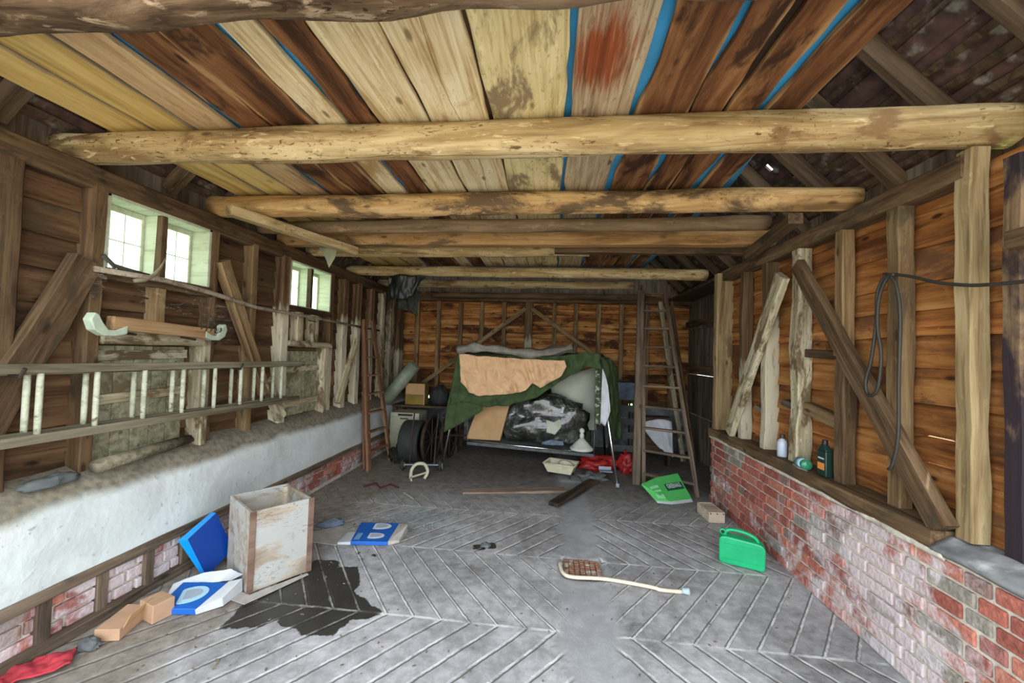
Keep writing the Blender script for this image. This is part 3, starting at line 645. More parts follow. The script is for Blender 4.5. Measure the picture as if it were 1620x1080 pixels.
timber('brace', (1.822, 3.17, 2.28), (1.822, 2.05, .80), .11, .055, 'timber', 'long grey brown diagonal brace on the right wall', 'brace', up=(1, 0, 0), wane=.006)
timber('brace', (1.815, 3.36, 2.24), (1.815, 4.26, .82), .125, .055, 'limed', 'pale limewashed diagonal brace near the far end of the right wall', 'brace', up=(1, 0, 0), wane=.008)
for (y0, z0_, y1, z1_, r, lab, mt) in ((4.36, 1.21, 4.15, 1.20, .02, 'small rail left of the limewashed stud beside the corner post', 'shelf'), (3.92, 1.12, 3.73, 1.09, .022, 'small dark rail between the two limewashed studs', 'shelf'), (3.50, 1.22, 3.31, 1.20, .025, 'small rail right of the limewashed crossed post', 'shelf'), (3.20, 1.21, 2.82, 1.15, .045, 'split half log rail between the thin pale post and the grey post', 'timber_tan'), (3.20, 1.62, 2.82, 1.60, .03, 'dark upper rail between the thin pale post and the brown post', 'rafter')):
    timber('wall_rail', (1.93, y0, z0_), (1.93, y1, z1_), .08, r*2, mt, lab, 'rail', wane=.006)
timber('wall_rail', (1.84, 1.79, 2.07), (1.84, 1.40, 2.07), .07, .075, 'timber', 'dark rail at the right edge of the photo near the stained post', 'rail')
# sill beam along the right wall
timber('sill_beam', (1.87, 2.06, .748), (1.87, 4.66, .748), .20, .085, 'timber', 'waney edged timber sill lying on the red brick wall', 'beam', wane=.010)
struct(MB().tube([(1.778+.006*noise.noise(Vector((i*.7, 3, 0))), 2.0+2.66*i/90, .700+.006*noise.noise(Vector((i*.5, 0, 7)))) for i in range(91)], .013, 8, wob=1.2).build('wall_right_bedding', M['lime_mortar'], smooth=True))
def capf(u, v):
    y = .55+1.50*u; return (1.765+.235*v + .008*noise.noise(Vector((y*5, v*4, 2))), y, .71+.045*min(1, v*3)+.014*noise.noise(Vector((y*6, v*5, 0))))
struct(MB().grid(capf, 60, 14).build('wall_right_coping', M['mortar_grey'], smooth=True, solid=.03))

# ------------------------------------------------------------------ rear wall studs and braces
XS = [-2.42, -2.03, -1.63, -1.25, -.85, -.03-.0, .03, .40, .79, 1.175]
for i, x in enumerate((-2.42, -2.03, -1.63, -1.25, -.85, .03, .40, .79, 1.175, 1.6, 2.0)):
    post('rear_stud', x-.035, x+.035, 6.93, 7.01, .72, 2.45, 'timber_tan', f"slim upright stud on the rear wall, {('first', 'second', 'third', 'fourth', 'fifth', 'sixth', 'seventh', 'eighth', 'ninth', 'tenth', 'eleventh')[i]} of eleven from the left", 'stud', 'slim studs of the rear wall', wane=.003)
post('wall_post', -.48, -.35, 6.89, 7.0, .72, 2.45, 'post_limed_high', 'thicker centre post of the rear wall between the two braces', 'post')
timber('brace', (-.47, 6.89, 2.33), (-2.35, 6.89, .90), .07, .04, 'timber_tan', 'left brace falling from the centre post of the rear wall', 'brace', up=(0, 1, 0))
timber('brace', (-.36, 6.89, 2.33), (.95, 6.89, 1.42), .07, .04, 'timber_tan', 'right brace falling from the centre post of the rear wall', 'brace', up=(0, 1, 0))

# ------------------------------------------------------------------ logs and beams overhead
logo('tie_beam', (-2.75, 1.02, 2.655), (2.05, 1.03, 2.645), .135, .14, 'bark', 'rough bark covered beam across the top of the photo', wob=.22, bend=.012)
logo('ceiling_log', (-2.80, 1.975, 2.625), (2.03, 1.975, 2.64), .085, .092, 'log', 'thick pale peeled log, the nearest one crossing the barn')
logo('ceiling_log', (-2.68, 2.86, 2.625), (1.95, 2.78, 2.625), .085, .075, 'log_orange', 'orange peeled log with bark patches, second from the camera')
logo('ceiling_log', (-2.62, 3.28, 2.60), (1.62, 3.19, 2.60), .055, .055, 'log_bark', 'thin log just behind the second one, dark bark on its right half')
timber('ceiling_beam', (-2.7, 3.66, 2.60), (1.85, 3.58, 2.60), .11, .13, 'beam_orange', 'squared orange brown beam across the middle of the barn', 'beam')
logo('ceiling_log', (-2.7, 4.12, 2.60), (.35, 4.02, 2.60), .062, .058, 'log', 'pale half length log behind the squared beam')
timber('ceiling_beam', (.0, 3.87, 2.59), (1.85, 3.90, 2.59), .09, .11, 'timber', 'rough brown short beam beside the half length log', 'beam', wane=.01)
logo('ceiling_log', (-2.78, 5.13, 2.605), (1.90, 5.17, 2.605), .068, .068, 'log', 'pale log above the garden swing seat')
logo('ceiling_log', (-2.78, 6.1, 2.60), (1.16, 5.95, 2.60), .062, .062, 'log', 'pale log near the rear ending behind the tall ladder')
logo('ceiling_log', (-2.1, 6.72, 2.52), (1.5, 6.68, 2.52), .05, .05, 'timber', 'brown log against the top of the rear wall')
timber('ceiling_beam', (-2.3, 2.58, 2.50), (-1.93, 3.66, 2.49), .09, .07, 'log', 'slanting squared batten under the logs on the left', 'beam', up=(0, 0, 1))
timber('ceiling_beam', (1.58, 2.78, 2.50), (1.72, 3.70, 2.49), .09, .07, 'timber', 'slanting grey batten under the logs on the right', 'beam', up=(0, 0, 1))

# ------------------------------------------------------------------ loft boards
ZC = 2.728
def loft(x0, x1, mat, label, y0=1.135, y1=5.35, wane=.006, z=0, th=.024):
    w = x1-x0; o = timber('loft_board', ((x0+x1)/2, y0, ZC+.012+z), ((x0+x1)/2, y1, ZC+.012+z), w, th, mat, label, 'board', wane=wane)
    return o
loft(-2.51, -2.255, 'yellow', 'leftmost yellow loft board')
loft(-2.235, -1.985, 'yellow', 'second yellow loft board from the left')
loft(-1.97, -1.755, 'tan', 'tan loft board left of the first blue gap')
loft(-1.715, -1.54, 'brown', 'brown loft board right of the first blue gap', wane=.014)
loft(-1.53, -1.29, 'brown', 'second brown loft board right of the first blue gap', wane=.014)
loft(-1.265, -1.115, 'cream', 'narrow cream loft board between brown boards')
loft(-1.085, -.935, 'brown', 'single brown loft board between cream boards', wane=.012)
loft(-.922, -.665, 'cream', 'first of the three wide pale loft boards, left one')
loft(-.648, -.345, 'cream_cracked', 'second wide pale loft board with a long crack')
loft(-.332, .032, 'yellowcream', 'widest pale yellow loft board in the middle of the ceiling')
loft(.060, .338, 'rust', 'grey tan loft board with a rust red stain')
loft(.378, .602, 'brown', 'brown knotty loft board right of the wide blue gap', wane=.016)
loft(.628, .765, 'brown', 'narrow brown loft board with pale wavy edge', wane=.014)
loft(.795, .928, 'brown', 'brown loft board left of the last blue gap', wane=.010)
loft(.975, 1.125, 'brown', 'rightmost brown loft board at the edge of the ceiling', wane=.008)
loft(.70, .86, 'rafter', 'added dark strip standing for shade in the gap between two brown loft boards', z=.0155, th=.005, wane=.002)  # this and the next four: dark strips added so the gaps read as shade
loft(-2.30, -2.18, 'rafter', 'added dark strip standing for shade in the gap between the two yellow loft boards', z=.0155, th=.005, wane=.002)
loft(-2.05, -1.93, 'rafter', 'added dark strip standing for shade in the gap beside the tan loft board', z=.0155, th=.005, wane=.002)
loft(-.72, -.60, 'rafter', 'added dark strip standing for shade in the gap between the left two wide pale boards', z=.0155, th=.005, wane=.002)
loft(-.40, -.28, 'rafter', 'added dark strip standing for shade in the gap beside the widest yellow board', z=.0155, th=.005, wane=.002)
tp = MB().grid(lambda u, v: (-1.80+(2.91+.10*min(1, max(0, (v-.22)*6)))*u, 1.14+4.46*v, ZC+.033+.003*noise.noise(Vector((u*20, v*30, 0)))), 60, 60)
tag(tp.build('tarpaulin', M['tarp_blue'], smooth=True, solid=.002), 'blue tarpaulin showing through the gaps between loft boards', 'tarpaulin')

# ------------------------------------------------------------------ things on the left wall
lad = thing('long_ladder', 'long pale double ladder hung sideways on the left wall', 'ladder', (-2.45, 0, 0))
for (x, z, dz) in ((.0, 1.405, -.022), (.0, 1.082, -.02)):
    pass
def rail_h(x, ya, za, yb, zb, w, h):
    timber('rail', (x, ya, za), (x, yb, zb), w, h, 'ladder_rail', parent=lad, wane=.002)
rail_h(.012, .6, 1.415, 3.72, 1.385, .03, .045); rail_h(-.045, .6, 1.405, 3.60, 1.378, .03, .045)
rail_h(.012, .6, 1.080, 3.66, 1.050, .03, .045); rail_h(-.045, .6, 1.088, 3.55, 1.058, .03, .045)
for i, (ya, yb) in enumerate(((1.642, 1.70), (1.88, 1.935), (2.12, 2.187), (2.366, 2.442), (2.604, 2.695), (2.846, 2.94), (3.083, 3.177), (3.31, 3.418), (1.40, 1.45), (1.16, 1.21))):
    for y, x in ((ya if i > 7 else at((43, 136, 212, 273, 323, 366, 402, 432)[i], 600, 0, -2.495).y, -.045), (yb if i > 7 else at((64, 154, 229, 290, 340, 381, 415, 445)[i], 600, 0, -2.438).y, .012)):
        MB().tube([(x, y, 1.07), (x, y, 1.16), (x, y, 1.32), (x, y, 1.405)], [.012, .0132, .0132, .012], 12).build('rung', M['ladder_pale'], lad, smooth=True)
MB().tube([(-.15, 2.9, 1.37), (.03, 2.9, 1.36), (.05, 2.9, 1.40)], .008, 8).build('hook', M['iron'], lad); MB().tube([(-.15, 1.6, 1.38), (.03, 1.6, 1.37), (.05, 1.6, 1.41)], .008, 8).build('hook', M['iron'], lad)
# yoke
yk = thing('wooden_yoke', 'wooden crosspiece with pale green curved iron ends on the left wall', 'yoke', (-2.50, 2.33, 1.62))
timber('crossbar', (.03, -.33, .03), (.03, .33, .0), .055, .075, 'yoke_wood', parent=yk, wane=.003)
for sy in (-1, 1):
    pr = [(0, .0), (.06, -.03), (.10, -.03), (.13, .01), (.15, .05), (.17, .06), (.19, .02), (.17, -.035), (.12, -.065), (.06, -.065), (0, -.05)]
    mb = MB(); c0 = .26
    n = len(pr); vs = [(.005, sy*(c0+a), .02+z) for a, z in pr]+[(.06, sy*(c0+a), .02+z) for a, z in pr]
    mb.add(vs, [tuple(range(n)), tuple(range(2*n-1, n-1, -1))]+[(i, (i+1) % n, n+(i+1) % n, n+i) for i in range(n)])
    mb.build('curved_end', M['yoke_paint'], yk, bevel=.006)
MB().tube([(.04+.022*math.cos(a*.9), .22+a*.006, .03+.022*math.sin(a*.9)) for a in range(30)], .004, 6).build('coil_spring', M['iron'], yk, smooth=True)
MB().tube([(-.07, -.2, -.02), (.04, -.2, -.03)], .008).build('bracket', M['iron'], yk); MB().tube([(-.07, .2, -.03), (.04, .2, -.045)], .008).build('bracket', M['iron'], yk)
m, nt, b = newmat('cobweb_dust'); T = NT(nt); wv = T.noise(T.map(T.obj(), (1, 6, 22)), 1, 5, 2.5, .7)
b.inputs['Base Color'].default_value = (.42, .38, .29, 1); b.inputs['Roughness'].default_value = 1; T.put(b.inputs['Alpha'], T.smooth(wv, .50, .74, 0, .42)); M['web'] = m
for top, bot, lab in (([(206, 448), (262, 450), (330, 470)], [(228, 500), (262, 486), (350, 528)], 'dusty cobweb hanging under the sill of the near window'), ([(120, 432), (165, 428)], [(142, 470), (168, 452)], 'dusty cobweb at the top of the broad left brace'), ([(330, 470), (400, 490)], [(318, 545), (352, 556)], 'dusty cobweb below the long pole beside the yoke')):
    tag(cloth([at(a_, c_, 0, -2.56) for a_, c_ in top], [at(a_, c_, 0, -2.55) for a_, c_ in bot], 10, .03, 6).build('cobweb', M['web'], smooth=True), lab, 'cobweb')
# long pole
lo = MB().tube([at(px, py, 0, -2.53) for px, py in ((150, 425), (260, 443), (330, 462), (405, 486), (500, 503), (600, 523))], [.016, .017, .017, .016, .014, .012], 10)
tag(lo.build('long_pole', M['pole'], smooth=True), 'long grey pole resting along the left wall below the windows', 'pole')
for y in (2.25, 4.05, 5.1): tag(MB().tube([(-2.62, y, at(300, 455, 0, -2.53).z-.10), (-2.53, y, at(300, 455, 0, -2.53).z-.115)], .006, 6).build('nail', M['iron']), f"iron nail holding up the long grey pole, {'nearest the camera' if y < 3 else 'under the far window' if y < 5 else 'near the wooden stepladder'}", 'nail', 'nails under the long pole')
tag(MB().tube([at(px, py, 0, -2.56) for px, py in ((163, 404), (180, 420), (205, 428), (240, 437), (262, 446))], [.013, .011, .011, .009, .006], 9, wob=.5).tube([at(px, py, 0, -2.55) for px, py in ((176, 418), (188, 434))], [.007, .004], 6).build('dead_branch', M['branch'], smooth=True), 'dark forked branch lying on the sill of the near window', 'branch')
tag(MB().tube([at(px, py, 0, -2.52) for px, py in ((212, 444), (228, 443), (242, 436), (254, 424), (263, 407))], [.012, .014, .012, .008, .003], 10).build('curved_horn', M['horn'], smooth=True), 'pale curved horn standing up from the sill of the near window', 'horn')
tag(MB().tube([(-2.52, 2.0, .845), (-2.52, 2.3, .862), (-2.53, 2.60, .875)], [.036, .034, .03], 14, wob=.3).build('round_log', M['ladder_rail'], smooth=True), 'small round log lying on the earthy ledge below the near hatch', 'log')
tag(lump(.045, .12, .035, seed=2).build('dark_rubble', M['greycloth'], smooth=True, loc=(-2.56, 1.84, .79)), 'small dark heap of rubble on the ledge at the left', 'rubble')
# cobwebbed rags overhead
tag(cloth([at(503, 391, 1, 4.02), at(518, 389, 1, 4.02), at(534, 392, 1, 4.02)], [at(514, 405, 1, 4.02), at(521, 424, 1, 4.02), at(530, 408, 1, 4.02)], 8, .012).build('hanging_rag', M['paleweb'], smooth=True, solid=.003), 'pale green grey rag hanging from a log above the far window', 'rag')
nt_ = thing('netting_bundle', 'dark bundle of plastic and netting hanging from a log at rear left', 'netting', (-2.07, 5.32, 2.5))
o0 = Vector((-2.07, 5.32, 2.5))
def loc_(p): return tuple(Vector(p)-o0)
cloth([loc_(at(614, 436, 1, 5.05)), loc_(at(640, 434, 1, 5.0)), loc_(at(674, 437, 1, 5.05))], [loc_(at(613, 480, 1, 5.1)), loc_(at(625, 472, 1, 5.05)), loc_(at(640, 474, 1, 5.05)), loc_(at(652, 466, 1, 5.05)), loc_(at(666, 444, 1, 5.1))], 12, .05, 7).build('plastic_sheet', M['black'], nt_, smooth=True, solid=.004)
cloth([loc_(at(628, 462, 1, 5.3)), loc_(at(645, 446, 1, 5.3)), loc_(at(663, 460, 1, 5.3))], [loc_(at(630, 488, 1, 5.32)), loc_(at(646, 492, 1, 5.32)), loc_(at(660, 500, 1, 5.32))], 12, .04, 12).build('net', M['netting'], nt_, smooth=True, solid=.004)

# ------------------------------------------------------------------ things on the right wall
cb = thing('hanging_cable', 'black cable looped over a nail on the right wall and running off to the right', 'cable', (1.82, 2.3, 2.0))
def cpt(px, py, x=1.815): p = at(px, py, 0, x); return (p.x-1.82, p.y-2.3, p.z-2.0)
def smoothpts(P, n=5):
    P = [Vector(p) for p in P]; out = []
    for i in range(len(P)-1):
        a, b_, c, d = P[max(i-1, 0)], P[i], P[i+1], P[min(i+2, len(P)-1)]
        for k in range(n):
            t = k/n; out.append(.5*((2*b_)+(-a+c)*t+(2*a-5*b_+4*c-d)*t*t+(-a+3*b_-3*c+d)*t**3))
    return out+[P[-1]]
MB().tube(smoothpts([cpt(*q, 1.80) for q in ((1640, 443), (1580, 449), (1530, 451), (1480, 446), (1440, 437), (1415, 434))]), .008, 8).build('run', M['cable'], cb, smooth=True)
MB().tube(smoothpts([cpt(*q, 1.79) for q in ((1415, 434), (1398, 440), (1388, 465), (1386, 510), (1378, 570), (1370, 600), (1372, 622), (1382, 624), (1390, 608), (1394, 560), (1388, 515), (1391, 470), (1402, 442), (1412, 434))]), .0085, 8).build('loop', M['cable'], cb, smooth=True)
MB().tube(smoothpts([cpt(*q, 1.79) for q in ((1408, 436), (1418, 452), (1424, 500), (1422, 600), (1421, 690), (1412, 735), (1405, 742))]), .008, 8).build('tail', M['cable'], cb, smooth=True)
MB().tube([(.04, .04, .04), (-.04, .04, .045)], .006, 8).build('nail', M['iron'], cb)
def sill_z(y): return .792
bt = thing('white_bottle', 'small white plastic bottle with a brown cap on the brick wall sill', 'bottle', (1.86, 3.415, .791))
MB().lathe([(.001, 0), (.034, .0), (.036, .01), (.036, .11), (.030, .13), (.016, .142), (.016, .148)]).build('body', M['bottle_white'], bt, smooth=True, bevel=0)
MB().lathe([(.001, .145), (.019, .145), (.019, .175), (.017, .178), (.001, .178)]).build('cap', M['bottle_cap'], bt)
bt = thing('dark_oil_bottle', 'dark green oil bottle with an orange label standing against the grey post', 'bottle', (1.85, 2.90, .791))
mb = MB(); mb.hexa([(-.025, -.045, 0), (.025, -.045, 0), (.025, .045, 0), (-.025, .045, 0), (-.025, -.045, .17), (.025, -.045, .17), (.025, .045, .17), (-.025, .045, .17)])
mb.hexa([(-.025, -.045, .17), (.025, -.045, .17), (.025, .045, .17), (-.025, .045, .17), (-.014, -.015, .215), (.014, -.015, .215), (.014, .015, .215), (-.014, .015, .215)])
mb.build('body', M['bottle_dark'], bt, bevel=.008)
MB().lathe([(.001, .21), (.017, .21), (.017, .24), (.001, .24)]).build('cap', M['black'], bt)
MB().box(-.0275, -.0255, -.034, .030, .045, .09).build('label', M['label_orange'], bt); MB().box(-.0275, -.0255, -.030, .026, .115, .125).build('label_line', M['white'], bt)
bt = thing('green_glass_bottle', 'green glass bottle with a white label lying on the sill', 'bottle', (1.81, 3.02, .828), rot=(math.radians(94), 0, math.radians(168)))
MB().lathe([(.001, 0), (.033, 0), (.036, .01), (.036, .14), (.030, .165), (.014, .185), (.013, .215), (.001, .215)]).build('body', M['bottle_green'], bt, smooth=True)
MB().lathe([(.0365, .03), (.0372, .03), (.0372, .125), (.0365, .125)]).build('label', M['print_pale'], bt, smooth=True)
tag(MB().prism([(0, 0), (.03, .12), (.05, .20), (.0, .18), (-.02, .08)], 0, .012).build('flat_stone', M['mortar_grey'], bevel=.004, loc=(1.79, 2.98, .791)), 'flat grey slate piece lying in front of the green glass bottle', 'stone')

# ------------------------------------------------------------------ wooden box, left front
bx = thing('wooden_box', 'open topped wooden box splashed with pale paint standing on the floor', 'box', (-1.839, 2.344, .004), math.atan2(.302, .212))
a, b_, h, tk = .372, .43, .50, .018
MB().box(0, a, 0, tk, .0, h).build('side_panel', M['box_ply'], bx, bevel=.003); MB().box(0, a, b_-tk, b_, .0, h).build('side_panel', M['box_ply'], bx, bevel=.003)
MB().box(0, tk, tk+.001, b_-tk-.001, .0, h).build('end_panel', M['box_ply'], bx, bevel=.003); MB().box(a-tk, a, tk+.001, b_-tk-.001, .0, h).build('end_panel', M['box_ply'], bx, bevel=.003)
MB().box(tk, a-tk, tk, b_-tk, .0, .012).build('base', M['box_ply'], bx)
for x0 in (-.004, a-.022):
    for y0 in (-.008,): MB().box(x0, x0+.036, y0, y0+.008, .0, h+.002).build('corner_batten', M['box_batten'], bx, bevel=.002)
MB().box(tk, tk+.025, tk, tk+.025, .0, h-.01).box(a-tk-.025, a-tk, b_-tk-.025, b_-tk, .0, h-.01).box(tk, tk+.025, b_-tk-.025, b_-tk, .0, h-.01).build('inner_batten', M['block'], bx)
tag(MB().prism([(-.03, -.10), (.20, -.07), (.36, -.045), (.36, -.02), (.02, -.02), (-.06, .22), (-.13, .16)], 0, .004).build('flattened_card', M['greycard'], loc=(-1.84, 2.33, .006), rot=(0, 0, math.atan2(.302, .212))), 'dirty flattened cardboard under the front corner of the wooden box', 'cardboard')

# blue tray leaning on edge
bt = thing('blue_tray', 'deep blue plastic tray with light painted on its rim tipped against the brick band', 'tray')
A, A2 = at(281, 855, 0, -2.36), at(297, 853, 0, -2.29); B, B2 = at(335, 809, 0, -2.33), at(342, 811, 0, -2.26)
C = at(320, 912, 2, .006); C2 = C+Vector((.035, -.004, .004)); D = B+(C-A)+Vector((-.02, 0, 0)); D2 = B2+(C2-A2)
bt.location = C
q = [p-C for p in (A, B, D, C)]; q2 = [p-C for p in (A2, B2, D2, C2)]
MB().add([tuple(v) for v in q+q2], [(0, 1, 2, 3), (0, 4, 5, 1), (1, 5, 6, 2), (2, 6, 7, 3), (3, 7, 4, 0)]).build('tray_rim', M['blue_lit'], bt, bevel=.003)
MB().add([tuple(v+Vector((.001, -.001, .001))) for v in q2], [(0, 1, 2, 3)]).build('tray_base', M['blue'], bt, solid=.002)

# flattened toilet seat cartons
def seat_oval(c, ax, bx_, ay, n=28, sq=.5):
    out = []
    for i in range(n):
        t = 2*math.pi*i/n; r = 1
        x = math.cos(t); y = math.sin(t); x = x if x > -sq else -sq
        out.append((c[0]+ax*x*bx_[0]-ay*y*bx_[1], c[1]+ax*x*bx_[1]+ay*y*bx_[0]))
    return out
cp = thing('toilet_seat_carton', 'blue carton picturing one pale toilet seat, crumpled against the left wall', 'carton', (-2.085, 2.21, .006), math.radians(8))
MB().hexa([(-.13, -.10, 0), (.10, -.10, 0), (.15, .11, 0), (-.14, .12, 0), (-.12, -.10, .035), (.10, -.10, .035), (.15, .11, .065), (-.13, .11, .065)]).build('carton_body', M['print_blue'], cp, bevel=.004)
mb = MB(); P = seat_oval((-.01, .0), .095, (.94, .34), .068)
mb.add([(x, y, .0525+.143*y) for x, y in P], [tuple(range(len(P)))]); mb.build('seat_picture', M['print_pale'], cp, solid=.002)
mb = MB(); P = seat_oval((-.005, .002), .060, (.94, .34), .040)
mb.add([(x, y, .0550+.143*y) for x, y in P], [tuple(range(len(P)))]); mb.build('seat_picture_inner', M['print_grey'], cp, solid=.002)
MB().hexa([(.10, -.10, .0), (.20, -.02, .0), (.22, .13, 0), (.15, .11, 0), (.10, -.11, .034), (.20, -.03, .055), (.22, .12, .085), (.15, .10, .078)]).build('carton_flap', M['white'], cp, bevel=.003)
cloth([(-.18, .10, .06), (-.05, .17, .09), (.10, .19, .10), (.20, .16, .09)], [(-.16, .02, .02), (-.1, .12, .055), (.08, .12, .06), (.16, .11, .08)], 6, .012, 12).build('torn_flap', M['white'], cp, solid=.003)

cp = thing('toilet_seat_carton', 'flat blue carton picturing two toilet seats lying in the middle left of the floor', 'carton', (-1.45, 3.20, .006), math.radians(7))
MB().hexa([(-.10, -.15, 0), (.19, -.15, 0), (.20, .17, 0), (-.13, .17, 0), (-.10, -.15, .028), (.19, -.15, .028), (.20, .17, .04), (-.13, .17, .04)]).build('carton_body', M['print_blue'], cp, bevel=.003)
MB().hexa([(-.20, -.15, 0), (-.10, -.15, 0), (-.12, .02, 0), (-.19, .02, 0), (-.20, -.15, .018), (-.10, -.15, .024), (-.12, .02, .026), (-.19, .02, .018)]).build('end_flap', M['white'], cp)
MB().hexa([(.19, -.14, 0), (.27, -.10, 0), (.29, .10, 0), (.20, .16, 0), (.19, -.14, .028), (.27, -.10, .02), (.29, .10, .06), (.20, .16, .04)]).build('carton_side', M['greycard'], cp)
for yy, m_, k in ((-.065, 'print_pale', 1), (.095, 'print_grey', 1.15)):
    P = seat_oval((.055, yy), .085*k, (1, 0), .045*k); zz = .031+(yy+.15)*.04
    MB().add([(x, y, zz+.002+(y-yy)*.038) for x, y in P], [tuple(range(len(P)))]).build('seat_picture', M['white'], cp, solid=.002)
    P = seat_oval((.06, yy), .058*k, (1, 0), .030*k)
    MB().add([(x, y, zz+.0045+(y-yy)*.038) for x, y in P], [tuple(range(len(P)))]).build('seat_picture_inner', M['print_grey'], cp, solid=.002)
mb = MB()
for i in range(4): mb.hexa([(-.085+i*.011, -.12, .0295), (-.081+i*.011, -.12, .0295), (-.081+i*.011, -.02, .0335), (-.085+i*.011, -.02, .0335), (-.085+i*.011, -.12, .031), (-.081+i*.011, -.12, .031), (-.081+i*.011, -.02, .035), (-.085+i*.011, -.02, .035)])
mb.build('printed_lines', M['print_pale'], cp)
tag(MB().prism([(0, 0), (.25, -.02), (.30, .22), (.10, .30), (-.06, .16)], 0, .005).build('torn_card', M['greycard'], loc=(-1.88, 3.03, .006)), 'torn grey brown card lying between the wooden box and the two seat carton', 'cardboard')
tag(lump(.10, .055, .035, seed=11).build('work_glove', M['bluecloth'], smooth=True, loc=(-1.86, 3.34, .004), rot=(0, 0, .5)), 'blue grey work glove lying beside the wooden box', 'glove')
# small cardboard boxes
cA = thing('cardboard_box', 'small upright brown cardboard box near the left wall', 'box', (-2.13, 2.02, .004), math.radians(73))
MB().box(0, .105, 0, .13, 0, .10).build('carton_body', M['card_pale'], cA, bevel=.004); MB().box(.001, .104, .062, .065, .10, .1015).build('flap_seam', M['card'], cA)
cB = thing('cardboard_box', 'long open cardboard box with lifted flap lying at lower left', 'box', (-2.235, 1.88, .004), math.radians(102))
MB().hexa([(0, -.06, 0), (.19, -.05, 0), (.19, .06, 0), (0, .06, 0), (0, -.06, .06), (.19, -.055, .07), (.19, .05, .075), (0, .06, .062)]).build('carton_body', M['card_pale'], cB, bevel=.003)
MB().hexa([(.02, -.062, .05), (.19, -.06, .065), (.19, -.075, .105), (.05, -.07, .095), (.02, -.058, .05), (.19, -.056, .065), (.19, -.072, .105), (.05, -.066, .095)]).build('flap', M['card'], cB)
rp_ = [(-2.47, 1.655), (-2.40, 1.72), (-2.31, 1.77), (-2.22, 1.70), (-2.28, 1.62), (-2.36, 1.60)]
def rc_f(u, v):
    a_ = Vector((-2.47, 1.60, 0)).lerp(Vector((-2.30, 1.80, 0)), u); b2 = Vector((-2.36, 1.55, 0)).lerp(Vector((-2.20, 1.70, 0)), u); p = a_.lerp(b2, v)
    return (p.x, p.y, .02+.035*max(0, noise.noise(Vector((p.x*16, p.y*16, 0)))+.3)+.01*noise.noise(Vector((p.x*40, p.y*40, 0))))
tag(MB().grid(rc_f, 30, 20).build('red_cloth', M['redcloth'], smooth=True, solid=.008), 'crumpled red cloth on the floor at the lower left corner', 'cloth')
tag(lump(.05, .035, .03, seed=4).build('dark_sock', M['greycloth'], smooth=True, loc=(-2.27, 1.83, .004)), 'small dark crumpled rag beside the long cardboard box', 'rag')

# ------------------------------------------------------------------ floor litter
rr = random.Random(3)
mb = MB()
for i in range(420):
    a = rr.gauss(0, 1); c = rr.gauss(0, 1); x = -1.20+a*.17+c*.05; y = 3.60+c*.17-a*.04; s_ = rr.uniform(.004, .012); th = rr.uniform(0, 6.3)
    mb.add([(x+s_*math.cos(th+k*2.1), y+s_*math.sin(th+k*2.1), .006+s_*.5*(k == 1)) for k in range(3)]+[(x, y, .004)], [(0, 1, 2), (0, 1, 3), (1, 2, 3), (2, 0, 3)])
tag(mb.build('broken_glass', M['shard']), 'scatter of pale green broken glass on the floor behind the two seat carton', 'broken glass', kind='stuff')
mb = MB()
for i in range(500):
    x = rr.uniform(-2.35, 1.7); y = rr.uniform(1.7, 5.2); s_ = rr.uniform(.0015, .0055); th = rr.uniform(0, 6.3)
    if rr.random() < .4: x = rr.uniform(-2.4, -1.3)
    mb.hexa([(x+s_*math.cos(th+k*1.57)*(1+(k % 2)), y+s_*math.sin(th+k*1.57)*(1+(k % 2)), z_) for z_ in (.003, .007) for k in range(4)])
tag(mb.build('floor_debris', M['ledge']), 'scatter of small chips and crumbs over the paved floor', 'debris', kind='stuff')
hs = MB().tube(smoothpts([(.115, 3.03, .0), (.105, 2.98, .02), (.125, 2.87, .02), (.19, 2.828, .02), (.42, 2.842, .018), (.705, 2.79, .02), (.762, 2.77, .018), (.90, 2.772, .016)]), .0125, 10)
hp = thing('bent_pipe', 'cream bent pipe with pale end fitting lying across the floor by the drain', 'pipe', (0, 0, 0)); hs.build('pipe_length', M['hose'], hp, smooth=True)
o = MB().lathe([(.012, 0), (.017, .0), (.02, .03), (.024, .045), (.012, .045)], seg=16).build('end_fitting', M['hose_end'], hp, smooth=True); o.location = (.898, 2.772, .024); o.rotation_euler = (0, math.radians(90), -.1)
# sump in the gully
sp = MB()
for i in range(7):
    for j in range(9): 
        x = .135+i*.039; y = 2.885+j*.028+rr.uniform(-.004, .004); sp.box(x, x+.034, y, y+.022, -.026, -.012+rr.uniform(0, .006))
M['rustbrick'] = plain('rusty_rubble', (.30, .15, .09), .95, var=.5, scale=30, dirt=((.45, .40, .36), 14, .5))
o = tag(sp.build('drain_grate', M['rustbrick'], bevel=.003), 'rusty brick grate set in the floor drain by the bent pipe', 'drain')
tag(timber('loose_plank', (-.93, 4.36, .014), (.20, 4.62, .014), .13, .026, 'pinkwood', wane=.008), 'flat reddish grey plank lying across the floor', 'plank')
tag(timber('loose_plank', (.06, 4.12, .030), (.56, 4.98, .030), .11, .04, 'darkplank', wane=.012), 'dark charred plank lying askew on the floor before the white tub', 'plank')
tag(lump(.04, .03, .02, seed=9).build('stone', M['greycloth'], smooth=True, loc=(-.48, 3.19, .003)), 'small dark stone in the middle of the floor', 'stone')
tag(MB().tube([(-2.05, 4.32, .008), (-1.95, 4.42, .02), (-1.85, 4.30, .012), (-1.78, 4.42, .02), (-1.66, 4.36, .008)], .011, 6).build('red_twine', M['darkred']), 'dark red twine on the floor before the stepladder', 'twine')
tag(MB().tube([(-1.55, 4.22, .008), (-1.40, 4.08, .008)], .004, 6).build('straw', M['hose']), 'pale straw lying on the floor before the cream hoop', 'straw')
